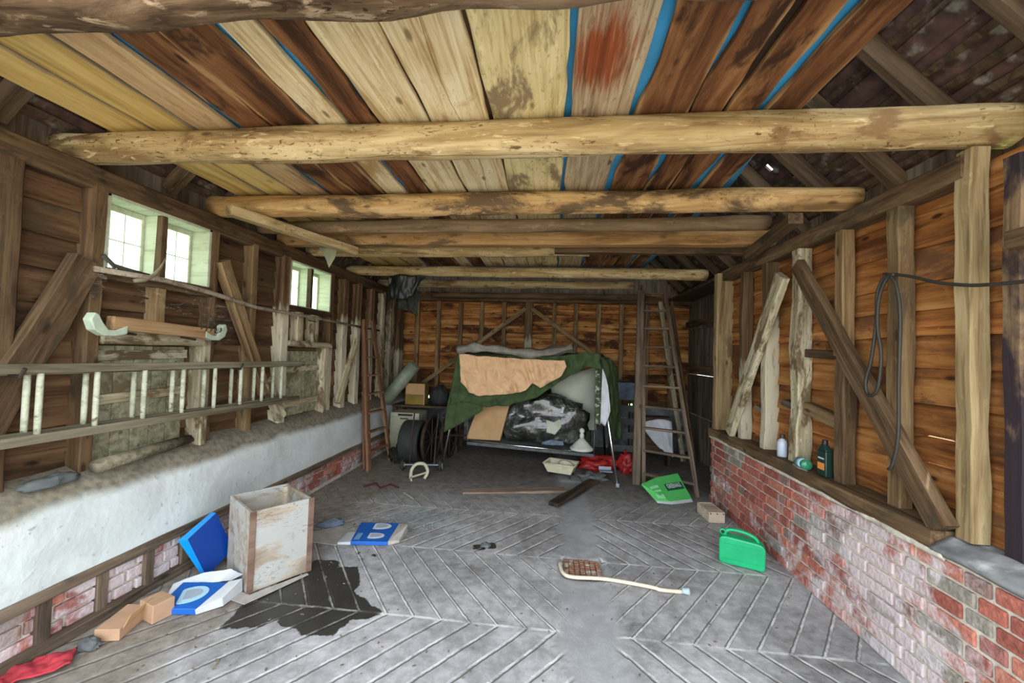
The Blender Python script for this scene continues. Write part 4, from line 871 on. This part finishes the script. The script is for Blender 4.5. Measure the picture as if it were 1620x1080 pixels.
# tub with pot
tb = thing('plastic_tub', 'ivory plastic tub standing under the swing seat', 'tub', (.165, 5.20, .004), math.radians(-18))
mb = MB(); mb.hexa([(-.15, -.10, .055), (.15, -.10, .055), (.15, .10, .055), (-.15, .10, .055), (-.20, -.135, .165), (.20, -.135, .165), (.20, .135, .165), (-.20, .135, .165)])
mb.f = [f for f in mb.f if f != (4, 5, 6, 7)]; mb.mi = mb.mi[:len(mb.f)]
mb.build('tub_shell', M['tubplastic'], tb, solid=.008, bevel=.01)
MB().tube([(-.20, -.135, .165), (.20, -.135, .165), (.20, .135, .165), (-.20, .135, .165), (-.20, -.135, .165)], .010, 8).build('tub_rim', M['tubplastic'], tb, smooth=True)
for x in (-.13, .13):
    for y in (-.08, .08): MB().tube([(x, y, .06), (x*1.05, y*1.05, .0)], .010, 6).build('tub_foot', M['iron'], tb)
pt = thing('clay_dish', 'small cream dish lying tilted inside the ivory tub', 'dish', (.21, 5.19, .085), rot=(.25, .15, 0)); 
MB().lathe([(.001, 0), (.06, 0), (.095, .07), (.10, .075), (.088, .07), (.055, .012), (.001, .012)]).build('dish_bowl', M['hose'], pt, smooth=True)
tag(lump(.17, .10, .055, seed=21, amp=.6).build('grey_cloth', M['greycloth'], smooth=True, loc=(.56, 5.09, .004), rot=(0, 0, .3)), 'crumpled grey cloth on the floor beside the ivory tub', 'cloth')
tag(MB().box(0, .16, 0, .10, 0, .012).box(0, .16, .09, .10, 0, .05).build('metal_bracket', M['print_grey'], loc=(.66, 5.25, .06), rot=(0, 0, .05)), 'pale metal bracket lying on top of the crumpled grey cloth', 'bracket')
tag(lump(.28, .16, .11, seed=31, amp=.6, freq=3).build('red_plastic_bag', M['redbag'], smooth=True, loc=(.68, 5.62, .004)), 'dark red plastic bag on the floor under the right end of the swing', 'bag')
tag(lump(.12, .12, .16, seed=35, amp=.6, freq=3).build('red_plastic_bag', M['redbag'], smooth=True, loc=(1.05, 5.55, .004)), 'bright red plastic bag standing left of the tall ladder', 'bag')
# green folded carton with lettering
fo = thing('green_carton', 'green printed carton with dark label lying at the foot of the tall ladder', 'carton', (1.30, 4.72, .004), 0)
P = [at(1015, 767, 2, .15), at(1037, 757, 2, .18), at(1072, 750, 2, .20), at(1094, 790, 2, .012), at(1060, 794, 2, .012), at(1038, 793, 2, .012)]
def fv(p, dz=0): return (p.x-1.30, p.y-4.72, p.z-.004+dz)
mb = MB(); vs = [fv(p) for p in P]+[fv(p, .012) for p in P]
mb.add(vs, [(0, 5, 4, 1), (1, 4, 3, 2), (6, 7, 10, 11), (7, 8, 9, 10), (0, 1, 7, 6), (1, 2, 8, 7), (2, 3, 9, 8), (3, 4, 10, 9), (4, 5, 11, 10), (5, 0, 6, 11)]); mb.build('carton_panel', M['folder'], fo)
def quadp(a, b_, c, d, u0, u1, v0, v1, dz):
    f = lambda u, v: (a.lerp(b_, u)).lerp(d.lerp(c, u), v)
    return [fv(f(u, v), dz) for u, v in ((u0, v0), (u1, v0), (u1, v1), (u0, v1))]
TL, TR, BR, BL = P[1], P[2], P[3], P[4]
MB().add(quadp(TL, TR, BR, BL, .16, .93, .34, .62, .0145), [(0, 1, 2, 3)]).build('label', M['folder_dark'], fo, solid=.001)
MB().add(quadp(TL, TR, BR, BL, .0, 1., .99, 1.12, .003), [(0, 1, 2, 3)]).add(quadp(P[0], P[1], P[4], P[5], .0, 1., .98, 1.10, .003), [(0, 1, 2, 3)]).build('white_edge', M['white'], fo, solid=.004)
mb = MB()
for v0, v1 in ((.34, .46), (.56, .64), (.76, .94)): mb.add(quadp(P[0], P[1], P[4], P[5], .22, .78, v0, v1, .030 - .012*abs(.5-(v0+v1)/2)), [(0, 1, 2, 3)])
mb.build('printed_panel', M['folder_light'], fo, solid=.001)
tc_ = bpy.data.curves.new('lettering', 'FONT'); tc_.body = 'GREENALE'; tc_.size = .066; tc_.extrude = .0006; tc_.offset = .0012; tc_.align_x = 'CENTER'; tc_.align_y = 'CENTER'; tc_.materials.append(M['white'])
to = bpy.data.objects.new('lettering', tc_); COL.objects.link(to); to.parent = fo
q4 = [Vector(v) for v in quadp(TL, TR, BR, BL, .16, .93, .34, .58, .017)]
xa = ((q4[1]-q4[0]).normalized()); ya0 = (q4[0]-q4[3]); za = xa.cross(ya0).normalized(); ya = za.cross(xa); c_ = sum(q4, Vector())/4
_me = bpy.data.meshes.new_from_object(to.evaluated_get(bpy.context.evaluated_depsgraph_get())); bpy.data.objects.remove(to); to = bpy.data.objects.new('lettering', _me); COL.objects.link(to); to.parent = fo
L_ = (q4[1]-q4[0]).length; Hh = ya0.length
to.matrix_local = Matrix(((xa.x, ya.x, za.x, c_.x), (xa.y, ya.y, za.y, c_.y), (xa.z, ya.z, za.z, c_.z), (0, 0, 0, 1))) @ Matrix.Diagonal((L_*.9/.36, Hh*.75/.05, 1, 1)) 
# little wooden block
wb = thing('wood_block', 'small pale wooden crate block against the foot of the brick wall', 'block', (1.595, 4.13, .004), math.radians(4))
MB().box(-.075, .075, -.13, .13, .0, .012).box(-.075, .075, -.13, -.118, .012, .10).box(-.075, .075, .118, .13, .012, .10).box(-.075, -.063, -.118, .118, .012, .10).box(.063, .075, -.118, .118, .012, .10).box(-.062, .062, -.118, .118, .085, .095).build('crate_body', M['block'], wb, bevel=.003)
for x in (-.06, 0, .06): MB().lathe([(.001, 0), (.006, 0), (.006, .004), (.001, .004)], seg=10).build('nail_head', M['iron'], wb, loc=(x, -.130, .085), rot=(math.radians(90), 0, 0))
# green jerrycan
jc = thing('jerrycan', 'bright green plastic jerrycan standing by the brick wall', 'jerrycan', (1.475, 3.225, .006), math.radians(-22))
prof = [(-.135, 0), (.135, 0), (.15, .015), (.152, .16), (.135, .185), (.10, .195), (-.10, .205), (-.135, .20), (-.152, .18), (-.152, .015)]
mb = MB(); n = len(prof); vs = [(x, -.05, z) for x, z in prof]+[(x, .05, z) for x, z in prof]
mb.add(vs, [tuple(range(n)), tuple(range(2*n-1, n-1, -1))]+[(i, (i+1) % n, n+(i+1) % n, n+i) for i in range(n)]); mb.build('can_body', M['jerry'], jc, bevel=.016, smooth=False)
MB().tube(smoothpts([(-.115, 0, .19), (-.10, 0, .235), (-.04, 0, .248), (.04, 0, .238), (.09, 0, .215), (.11, 0, .185)]), .013, 10, squash=1.2).build('carry_handle', M['jerry'], jc, smooth=True)
o = MB().lathe([(.012, -.012), (.022, -.012), (.024, .0), (.022, .012), (.012, .012)], seg=18).build('filler_neck', M['jerry'], jc, smooth=True); o.location = (-.128, 0, .222); o.rotation_euler = (math.radians(90), 0, 0)
o = MB().lathe([(.001, -.014), (.013, -.014), (.013, .014), (.001, .014)], seg=16).build('neck_shade_plug', M['neck_shade'], jc); o.location = (-.128, 0, .222); o.rotation_euler = (math.radians(90), 0, 0)  # solid dark plug drawn as the shaded hole of the neck
MB().box(-.12, .12, -.054, -.05, .04, .045).box(-.12, .12, -.054, -.05, .15, .155).build('moulded_rib', M['jerry'], jc)

# ------------------------------------------------------------------ garden swing seat
sw = thing('garden_swing', 'chrome framed garden swing seat with a green canvas canopy', 'swing seat', (-.28, 5.45, 0))
o1 = Vector((-.28, 5.45, 0))
def L1(p): return tuple(Vector(p)-o1)
fr = (at(977, 770, 2, .0), at(698, 742, 2, .0))
FRx, FLx = .826, -1.398
topR, topL = Vector((.64, 5.40, 1.46)), Vector((-1.22, 5.50, 1.42))
def legs(foot, top, nm='leg'):
    pts = [foot, Vector(foot).lerp(top, .5), top]; MB().tube([L1(p) for p in pts], .0165, 12).build(nm, M['chrome'], sw, smooth=True)
legs(Vector((.826, 4.893, .0)), topR); legs(Vector((-1.398, 5.159, .0)), topL); legs(Vector((.83, 5.98, .0)), topR); legs(Vector((-1.40, 6.10, .0)), topL)
MB().tube([L1(topL), L1(topR)], .017, 12).build('top_bar', M['chrome'], sw, smooth=True)
for p in (Vector((.826, 4.893, .012)), Vector((-1.398, 5.159, .012))): MB().lathe([(.001, -.012), (.022, -.012), (.022, .025), (.001, .03)], L1(p), 14).build('foot_cap', M['print_grey'], sw, smooth=True)
sb = [at(738, 697, 1, 5.35), at(940, 717, 1, 5.35)]
MB().tube([L1(p) for p in sb], .012, 10).build('seat_front_bar', M['chrome'], sw, smooth=True)
back = [p+Vector((0, .50, .06)) for p in sb]
MB().hexa([L1(p) for p in (sb[0]+Vector((0, 0, -.055)), sb[1]+Vector((0, 0, -.055)), back[1]+Vector((0, 0, -.055)), back[0]+Vector((0, 0, -.055)), sb[0]+Vector((0, 0, -.012)), sb[1]+Vector((0, 0, -.012)), back[1]+Vector((0, 0, -.012)), back[0]+Vector((0, 0, -.012)))]).build('seat_deck', M['greycloth'], sw, bevel=.01)
for p, q in ((sb[0], topL), (sb[1], topR)):
    for dy in (0, .5): MB().tube([L1(Vector(p)+Vector((0, dy, 0))), L1(Vector((p.x, p.y+dy, .85))), L1(Vector((p.x+(q.x-p.x)*.5, p.y+dy, 1.40)))], .007, 8).build('hanger', M['chrome'], sw, smooth=True)
bk = MB().grid(lambda u, v: L1(back[0].lerp(back[1], u)+Vector((0, .12*v+.01*noise.noise(Vector((u*9, v*9, 0))), .55*v-.02))), 16, 8); bk.build('seat_back', M['canopy'], sw, smooth=True, solid=.02)
gp = lambda *q, Y=5.12: [L1(at(a, b_, 1, Y)) for a, b_ in q]
# canopy: roof slab, hanging front valance gathered to the right, right hand side curtain
MB().grid(lambda u, v: tuple(Vector(L1(at(727, 562, 1, 5.12))).lerp(Vector(L1(at(958, 566, 1, 5.12))), u)+Vector((0, .85*v, .05*math.sin(math.pi*v)+.01*noise.noise(Vector((u*6, v*6, 0)))))), 24, 12).build('canopy_top', M['canopy'], sw, smooth=True, solid=.006)
cloth(gp((724, 560), (760, 563), (830, 565), (890, 563), (925, 557), (950, 560)), gp((712, 640), (735, 634), (765, 643), (805, 641), (848, 629), (885, 604), (930, 579), (952, 585)), 30, .03, 9, fold=.010, ridge=.030, nu=90).build('front_valance', M['canopy'], sw, smooth=True, solid=.004)
cloth(gp((724, 560), (735, 600), (762, 636), (764, 648)), gp((706, 650), (702, 684), (726, 672), (764, 649)), 16, .02, 10, fold=.008, seed=4).build('left_drape', M['canopy'], sw, smooth=True, solid=.004)
cloth([L1(at(945, 563, 1, 5.15)), L1(at(962, 565, 1, 5.2)), L1(at(976, 580, 1, 5.45)), L1(at(972, 575, 1, 5.95))], [L1(at(958, 660, 1, 5.25)), L1(at(968, 690, 1, 5.35)), L1(at(984, 695, 1, 5.6)), L1(at(968, 690, 1, 5.95))], 30, .03, 9, fold=.012, seed=2, ridge=.03, nu=60).build('right_curtain', M['canopy'], sw, smooth=True, solid=.004)
cloth(gp((953, 582), (958, 595), (962, 610), Y=5.1), gp((950, 668), (957, 674), (966, 650), Y=5.1), 16, .02, 14, fold=.012, seed=6).build('white_tie', M['whiterag'], sw, smooth=True, solid=.003)
cloth(gp((942, 584), (950, 583), (957, 590), Y=5.2), gp((941, 668), (949, 672), (955, 664), Y=5.2), 14, .015, 14, seed=3).build('patterned_side_panel', M['mottled'], sw, smooth=True, solid=.003)
# things on and over the swing
tag(cloth([at(728, 560, 1, 5.015), at(800, 566, 1, 5.015), at(860, 569, 1, 5.015), at(893, 570, 1, 5.015)], [at(730, 603, 1, 5.005), at(742, 620, 1, 5.005), at(760, 625, 1, 5.005), at(810, 623, 1, 5.005), at(832, 617, 1, 5.005), at(842, 606, 1, 5.005), at(855, 613, 1, 5.005), at(888, 594, 1, 5.005), at(896, 580, 1, 5.005)], 48, .03, 7, fold=.004, seed=8, ridge=.040, nu=110).build('peach_cloth', M['orange_cloth'], smooth=True, solid=.006), 'creased peach orange cloth draped over the front of the swing canopy', 'cloth')
tag(MB().tube(smoothpts([at(724, 556, 1, 5.14), at(745, 551, 1, 5.14), at(780, 553, 1, 5.14), at(830, 559, 1, 5.14), at(870, 557, 1, 5.14), at(905, 549, 1, 5.14)]), [.052+.014*math.sin(i*1.3) for i in range(26)], 14, wob=.8).build('rolled_sheet', M['grey_plastic'], smooth=True), 'rolled grey plastic sheet lying along the top of the swing canopy', 'plastic sheet')
cbp = [at(758, 638, 1, 5.42), at(806, 640, 1, 5.42), at(791, 697, 1, 5.40), at(737, 694, 1, 5.40)]
tag(MB().hexa([tuple(cbp[3]), tuple(cbp[2]), tuple(cbp[2]+Vector((0, .22, 0))), tuple(cbp[3]+Vector((0, .22, 0))), tuple(cbp[0]), tuple(cbp[1]), tuple(cbp[1]+Vector((0, .22, 0))), tuple(cbp[0]+Vector((0, .22, 0)))]).build('leaning_carton', M['card'], bevel=.006), 'plain brown cardboard carton leaning at the left end of the swing seat', 'box')
bgc = at(862, 668, 1, 5.52)
bg_ = thing('plastic_sack', 'large dark plastic sack with painted highlights sitting on the swing seat', 'sack', (bgc.x, 5.52, .36))
lump(.60, .19, .42, seed=14, amp=.30, freq=1.5, seg=64).build('sack_body', M['bag'], bg_, smooth=True)
cloth([(.02, -.20, .32), (.12, -.21, .30), (.20, -.20, .34)], [(.03, -.21, .16), (.14, -.22, .14), (.22, -.2, .24)], 8, .015, 12).build('white_rag_inside', M['whitecushion'], bg_, smooth=True, solid=.004)
MB().hexa([(.20, -.20, .42), (.235, -.20, .42), (.235, -.195, .42), (.20, -.195, .42), (.22, -.19, .50), (.255, -.19, .50), (.255, -.185, .50), (.22, -.185, .50)]).build('tag', M['white'], bg_)
cloth([(-.02, -.19, .03), (.10, -.21, .07), (.25, -.2, .05)], [(-.04, -.2, .0), (.10, -.23, .0), (.26, -.2, .0)], 6, .02, 14).build('blue_fold', M['bluecloth'], bg_, smooth=True, solid=.004)
wc = [at(870, 600, 1, 5.80), at(945, 580, 1, 5.80), at(943, 680, 1, 5.78), at(880, 680, 1, 5.78)]
mb = MB()
def wcf(u, v):
    p = wc[0].lerp(wc[1], u).lerp(wc[3].lerp(wc[2], u), v); e = (math.sin(math.pi*min(max(u, .0), 1))**.35)*(math.sin(math.pi*v)**.35)
    return p+Vector((0, -.07*e, 0))
def wcb(u, v):
    p = wc[0].lerp(wc[1], u).lerp(wc[3].lerp(wc[2], u), v); e = (math.sin(math.pi*u)**.35)*(math.sin(math.pi*v)**.35)
    return p+Vector((0, .05*e, 0))
mb.grid(wcf, 20, 20); mb.grid(wcb, 20, 20)
tag(mb.build('back_cushion', M['whitecushion'], smooth=True), 'pale green white back cushion standing behind the plastic sack', 'cushion')
lc = at(920, 711, 1, 5.42)
ls = thing('enamel_lamp', 'white enamel lamp shade with knobbed top standing on the swing seat', 'lamp shade', (lc.x, 5.42, lc.z-.0))
MB().lathe([(.145, 0), (.155, .004), (.155, .03), (.135, .04), (.09, .09), (.05, .13), (.03, .15), (.001, .15)], seg=36).build('lamp_shade', M['enamel'], ls, smooth=True)
MB().lathe([(.02, .145), (.03, .165), (.03, .20), (.022, .21), (.022, .225), (.034, .235), (.034, .262), (.022, .275), (.012, .285), (.001, .286)], seg=24).build('lamp_cap', M['enamel'], ls, smooth=True)

# ------------------------------------------------------------------ stepladder and clutter, rear left
sl_ = thing('wooden_stepladder', 'brown wooden stepladder leaning against the rear part of the left wall', 'ladder', (-2.30, 5.15, 0))
def SL(p): return tuple(Vector(p)-Vector((-2.30, 5.15, 0)))
fA, tA = Vector((-2.265, 4.90, .0)), Vector((-2.50, 5.10, 1.93)); fB, tB = Vector((-2.20, 5.42, .0)), Vector((-2.47, 5.27, 1.93))
timber('rail', SL(fA), SL(tA), .035, .09, 'ladder_tan', parent=sl_, up=(0, 1, 0)); timber('rail', SL(fB), SL(tB), .03, .08, 'ladder_tan', parent=sl_, up=(0, 1, 0))
for k in range(7):
    f = .12+k*.125; timber('tread', SL(fA.lerp(tA, f)), SL(fB.lerp(tB, f)), .07, .018, 'ladder_tan', parent=sl_)
timber('prop_leg', SL((-2.36, 4.98, 0)), SL((-2.53, 5.12, 1.85)), .03, .05, 'ladder_tan', parent=sl_, up=(0, 1, 0))
cbn = thing('cream_cabinet', 'cream metal two drawer cabinet standing behind the stepladder', 'cabinet', (-2.13, 5.72, .002))
MB().box(-.22, .22, 0, .38, 0, .62).build('cabinet_body', M['cabinet'], cbn, bevel=.006)
for z0, z1 in ((.03, .30), (.325, .56)):
    d_ = MB().box(-.205, .205, -.014, -.002, z0, z1).build('drawer', M['cabinet'], cbn, bevel=.003); MB().box(-.06, .06, -.024, -.0145, z1-.03, z1-.015).build('drawer_handle', M['iron'], d_)
MB().box(-.205, .12, -.006, .004, .575, .605).build('top_slot', M['black'], cbn); MB().box(-.20, -.10, -.010, -.006, .575, .605).build('name_plate', M['whitecushion'], cbn)
tk_ = thing('iron_sack_truck', 'rusty iron barrow with spoked wheels standing by the left of the swing', 'barrow', (-1.72, 5.45, 0))
def wheel(nm, c, r, w, mat, spokes, parent, ang=0, dome=False):
    e = bpy.data.objects.new(nm, None)
    mb = MB(); seg = 36
    for k in range(seg): pass
    rim = MB().lathe([(r-.025, -w/2), (r, -w/2), (r, w/2), (r-.025, w/2), (r-.025, -w/2)], seg=seg); hub = rim
    hub.lathe([(.001, -w*.6), (.03, -w*.6), (.03, w*.6), (.001, w*.6)], seg=16)
    for k in range(spokes):
        a = 2*math.pi*k/spokes; hub.tube([(0, 0, 0), ((r-.015)*math.cos(a), (r-.015)*math.sin(a), 0)], .009, 6)
    o = hub.build(nm, mat, parent); o.location = c; o.rotation_euler = (0, math.radians(90), ang); return o
wheel('spoked_wheel', (.10, -.02, .325), .32, .04, M['iron'], 8, tk_, -.12); wheel('spoked_wheel', (.27, .30, .33), .32, .04, M['iron'], 8, tk_, -.12)
MB().tube([(.0, -.05, .325), (.42, .38, .33)], .018, 10).build('axle', M['iron'], tk_)
MB().tube([(.28, .25, .33), (.48, .22, .345), (.62, .2, .36)], .014, 8).build('shaft', M['iron'], tk_)
dr = thing('rubber_roll', 'wide dark rubber drum standing on edge beside the spoked wheels', 'drum', (-1.87, 5.42, .29), rot=(0, math.radians(90), -.02))
MB().lathe([(.20, -.13), (.275, -.13), (.285, -.11), (.285, .11), (.275, .13), (.20, .13), (.20, -.13)], seg=40).build('drum_tread', M['rubber'], dr, smooth=True)
MB().lathe([(.001, -.02), (.205, -.02), (.205, .02), (.001, .02)], seg=32).build('drum_disc', M['iron'], dr)
tr_ = thing('hand_trolley', 'small wheeled trolley with pale axle in front of the rubber drum', 'trolley', (-1.64, 4.98, 0))
for x, y in ((-.22, 0.02), (.25, .10)):
    o = MB().lathe([(.03, -.02), (.06, -.02), (.075, -.012), (.075, .012), (.06, .02), (.03, .02), (.001, .018), (.001, -.018), (.03, -.02)], seg=24).build('trolley_wheel', M['rubber'], tr_, smooth=True); o.location = (x, y, .077); o.rotation_euler = (0, math.radians(90), .15)
    o = MB().lathe([(.012, -.023), (.03, -.023), (.03, .023), (.012, .023), (.012, -.023)], seg=18).build('wheel_hub', M['hose'], tr_); o.location = (x, y, .077); o.rotation_euler = (0, math.radians(90), .15)
MB().tube([(-.22, .02, .077), (.25, .10, .077)], .009, 8).build('axle', M['print_grey'], tr_)
for x, y in ((-.14, .04), (.17, .09)): MB().tube([(x, y, .08), (x, y+.05, .45), (x, y+.12, .72)], .010, 8).build('upright', M['iron'], tr_)
tag(lump(.17, .14, .16, seed=44, amp=.4).build('clear_plastic_bag', M['bag'], smooth=True, loc=(-2.02, 5.38, .004)), 'crumpled clear plastic bag in front of the cream cabinet', 'bag')
yh = thing('cream_hoop', 'cream bow shaped plastic hoop lying on the floor by the trolley', 'hoop', (-1.545, 4.72, .0))
MB().tube(smoothpts([(-.085, -.06, .012), (-.10, .0, .10), (-.06, .03, .16), (0, .04, .175), (.06, .03, .16), (.10, .0, .09), (.075, -.04, .02)]), .020, 12, squash=.7).build('hoop_bow', M['yokebone'], yh, smooth=True)
MB().tube([(-.085, -.05, .03), (.095, .0, .085)], .012, 8).build('hoop_bar', M['yokebone'], yh, smooth=True); MB().tube([(-.085, -.055, .03), (-.055, -.12, .012)], .012, 8).build('hoop_foot', M['yokebone'], yh, smooth=True)
# shelf of dark stuff carrying yellow box and lino roll
sh = thing('workbench', 'dark timber bench at the rear left carrying the yellow box', 'bench', (-2.0, 6.25, 0))
MB().box(-.44, .62, -.25, .25, .665, .70).build('bench_top', M['rafter'], sh, bevel=.004)
for x in (-.41, .57):
    for y in (-.2, .2): MB().box(x-.03, x+.03, y-.03, y+.03, 0, .665).build('leg', M['rafter'], sh)
yb = thing('yellow_box', 'open yellow and brown cardboard box on the rear left bench', 'box', (-2.10, 6.15, .702))
MB().box(-.155, .155, -.1, .1, 0, .33).build('box_body', M['card_yellow'], yb, bevel=.004)
MB().box(-.150, .150, -.1045, -.1005, .16, .325).build('brown_panel', M['card'], yb)
MB().box(.14, .156, -.104, -.1005, 0, .33).build('pale_edge', M['card_pale'], yb)
tag(lump(.15, .12, .20, seed=50, amp=.3).build('dark_sack', M['rubber'], smooth=True, loc=(-1.75, 6.2, .702)), 'dark lumpy sack behind the yellow box', 'sack')
rd = (Vector((-2.12, 6.1, 1.30))-Vector((-2.50, 6.05, .80)))
lr = thing('lino_roll', 'grey green roll of floor covering leaning at the rear left', 'roll', (-2.52, 5.92, .76))
MB().tube([(0, 0, 0), tuple(Vector((.42, .06, .56)))], .105, 24, cap=False, squash=.9).build('roll_outer', M['lino'], lr, smooth=True, solid=.012)
MB().tube([(.02, 0, .03), tuple(Vector((.41, .06, .55)))], .05, 16, cap=False).build('roll_inner', M['lino'], lr, smooth=True, solid=.008)

# ------------------------------------------------------------------ tall ladder and clutter, rear right
tl = thing('tall_ladder', 'tall tapering wooden ladder leaning at the rear right', 'ladder', (1.35, 4.6, 0))
def TL_(p): return tuple(Vector(p)-Vector((1.35, 4.6, 0)))
f1, t1, f2, t2 = Vector((1.150, 4.99, 0)), Vector((1.30, 5.98, 2.60)), Vector((1.667, 4.694, 0)), Vector((1.60, 5.98, 2.60))
m1 = Vector((1.66, 5.3, 1.2))
timber('rail', TL_(f1), TL_(t1), .045, .04, 'shelf', parent=tl, up=(0, 1, 0)); timber('rail', TL_(f2), TL_(t2), .045, .04, 'shelf', parent=tl, up=(0, 1, 0))
for k in range(10):
    f = .052+k*.1; timber('rung', TL_(f1.lerp(t1, f)), TL_(f2.lerp(t2, f)), .06 if k < 5 else .04, .028, 'shelf', parent=tl, wane=.002)
timber('leaning_plank', (1.065, 5.02, 0), (1.25, 5.86, 2.50), .09, .05, 'shelf', 'wide dark plank standing upright against the left rail of the tall ladder', 'plank', up=(0, 1, 0))
timber('leaning_pole', (2.02, 6.3, .0), (1.72, 6.62, 2.45), .07, .06, 'limed', 'pale flat pole leaning behind the tall ladder', 'pole', up=(0, 1, 0))
timber('leaning_pole', (2.16, 6.2, .0), (1.86, 6.5, 2.45), .04, .04, 'timber', 'thin brown pole leaning right of the pale flat pole', 'pole', up=(0, 1, 0))
wbg = thing('white_sack', 'white cloth bundle hanging on a dark stand behind the tall ladder', 'bundle', (1.53, 5.85, .20))
def wbf(u, v):
    p = at(1021+42*u+2*v*(u > .5), 662+56*v*(1-.75*(1-u)**2)+5*(1-math.sin(math.pi*u)), 1, 5.80); return (p.x-1.53+.0, p.y-5.85-.05*math.sin(math.pi*u)+.02*noise.noise(Vector((u*5, v*5, 0))), p.z-.20)
MB().grid(wbf, 24, 24).build('cloth_front', M['whiterag'], wbg, smooth=True, solid=.012)
MB().box(-.20, .20, .03, .25, .0, .50).build('stand_body', M['rafter'], wbg, bevel=.01)
for x in (-.17, .17): MB().box(x-.02, x+.02, .05, .2, -.195, .0).build('stand_leg', M['iron'], wbg)
gc = thing('stacked_crate', 'dark grey slatted crate rack standing right of the swing', 'crate', (1.10, 6.2, .0))
MB().box(-.16, .16, -.02, .3, .90, 1.16).build('crate_top', M['bluecloth'], gc, bevel=.006)
for z in (.12, .32, .52, .72): MB().box(-.16, .16, -.02, .0, z, z+.10).build('slat', M['greycloth'], gc, bevel=.004)
for x in (-.15, .15):
    for y in (0, .28): MB().box(x-.012, x+.012, y-.012, y+.012, 0, .90).build('corner_post', M['iron'], gc)
sj = MB().prism([(0, 0), (.14, 0), (.02, .16)], 0, .02)

# ------------------------------------------------------------------ outside the windows
for i, (x, y, z, s_) in enumerate(((-6.6, 2.6, .6, 1.15), (-7.2, 5.9, .8, 1.3), (-6.9, 9.6, .8, 1.35), (-7.6, -1.0, .8, 1.3), (-9.8, 13.8, 1.5, 1.7))):
    tag(lump(s_, s_*1.1, s_*1.15, seed=60+i, amp=.35, freq=3, seg=40).build('hedge_bush', M['hedge'], smooth=True, loc=(x, y, -.03)), ('sunlit green bush outside, straight beyond the near window', 'sunlit green bush outside, beyond the far window', 'green bush outside, beyond the rear part of the left wall', 'green bush outside, left of the near window', 'large green bush outside, farthest behind the others')[i], 'bush', 'bushes outside the windows')
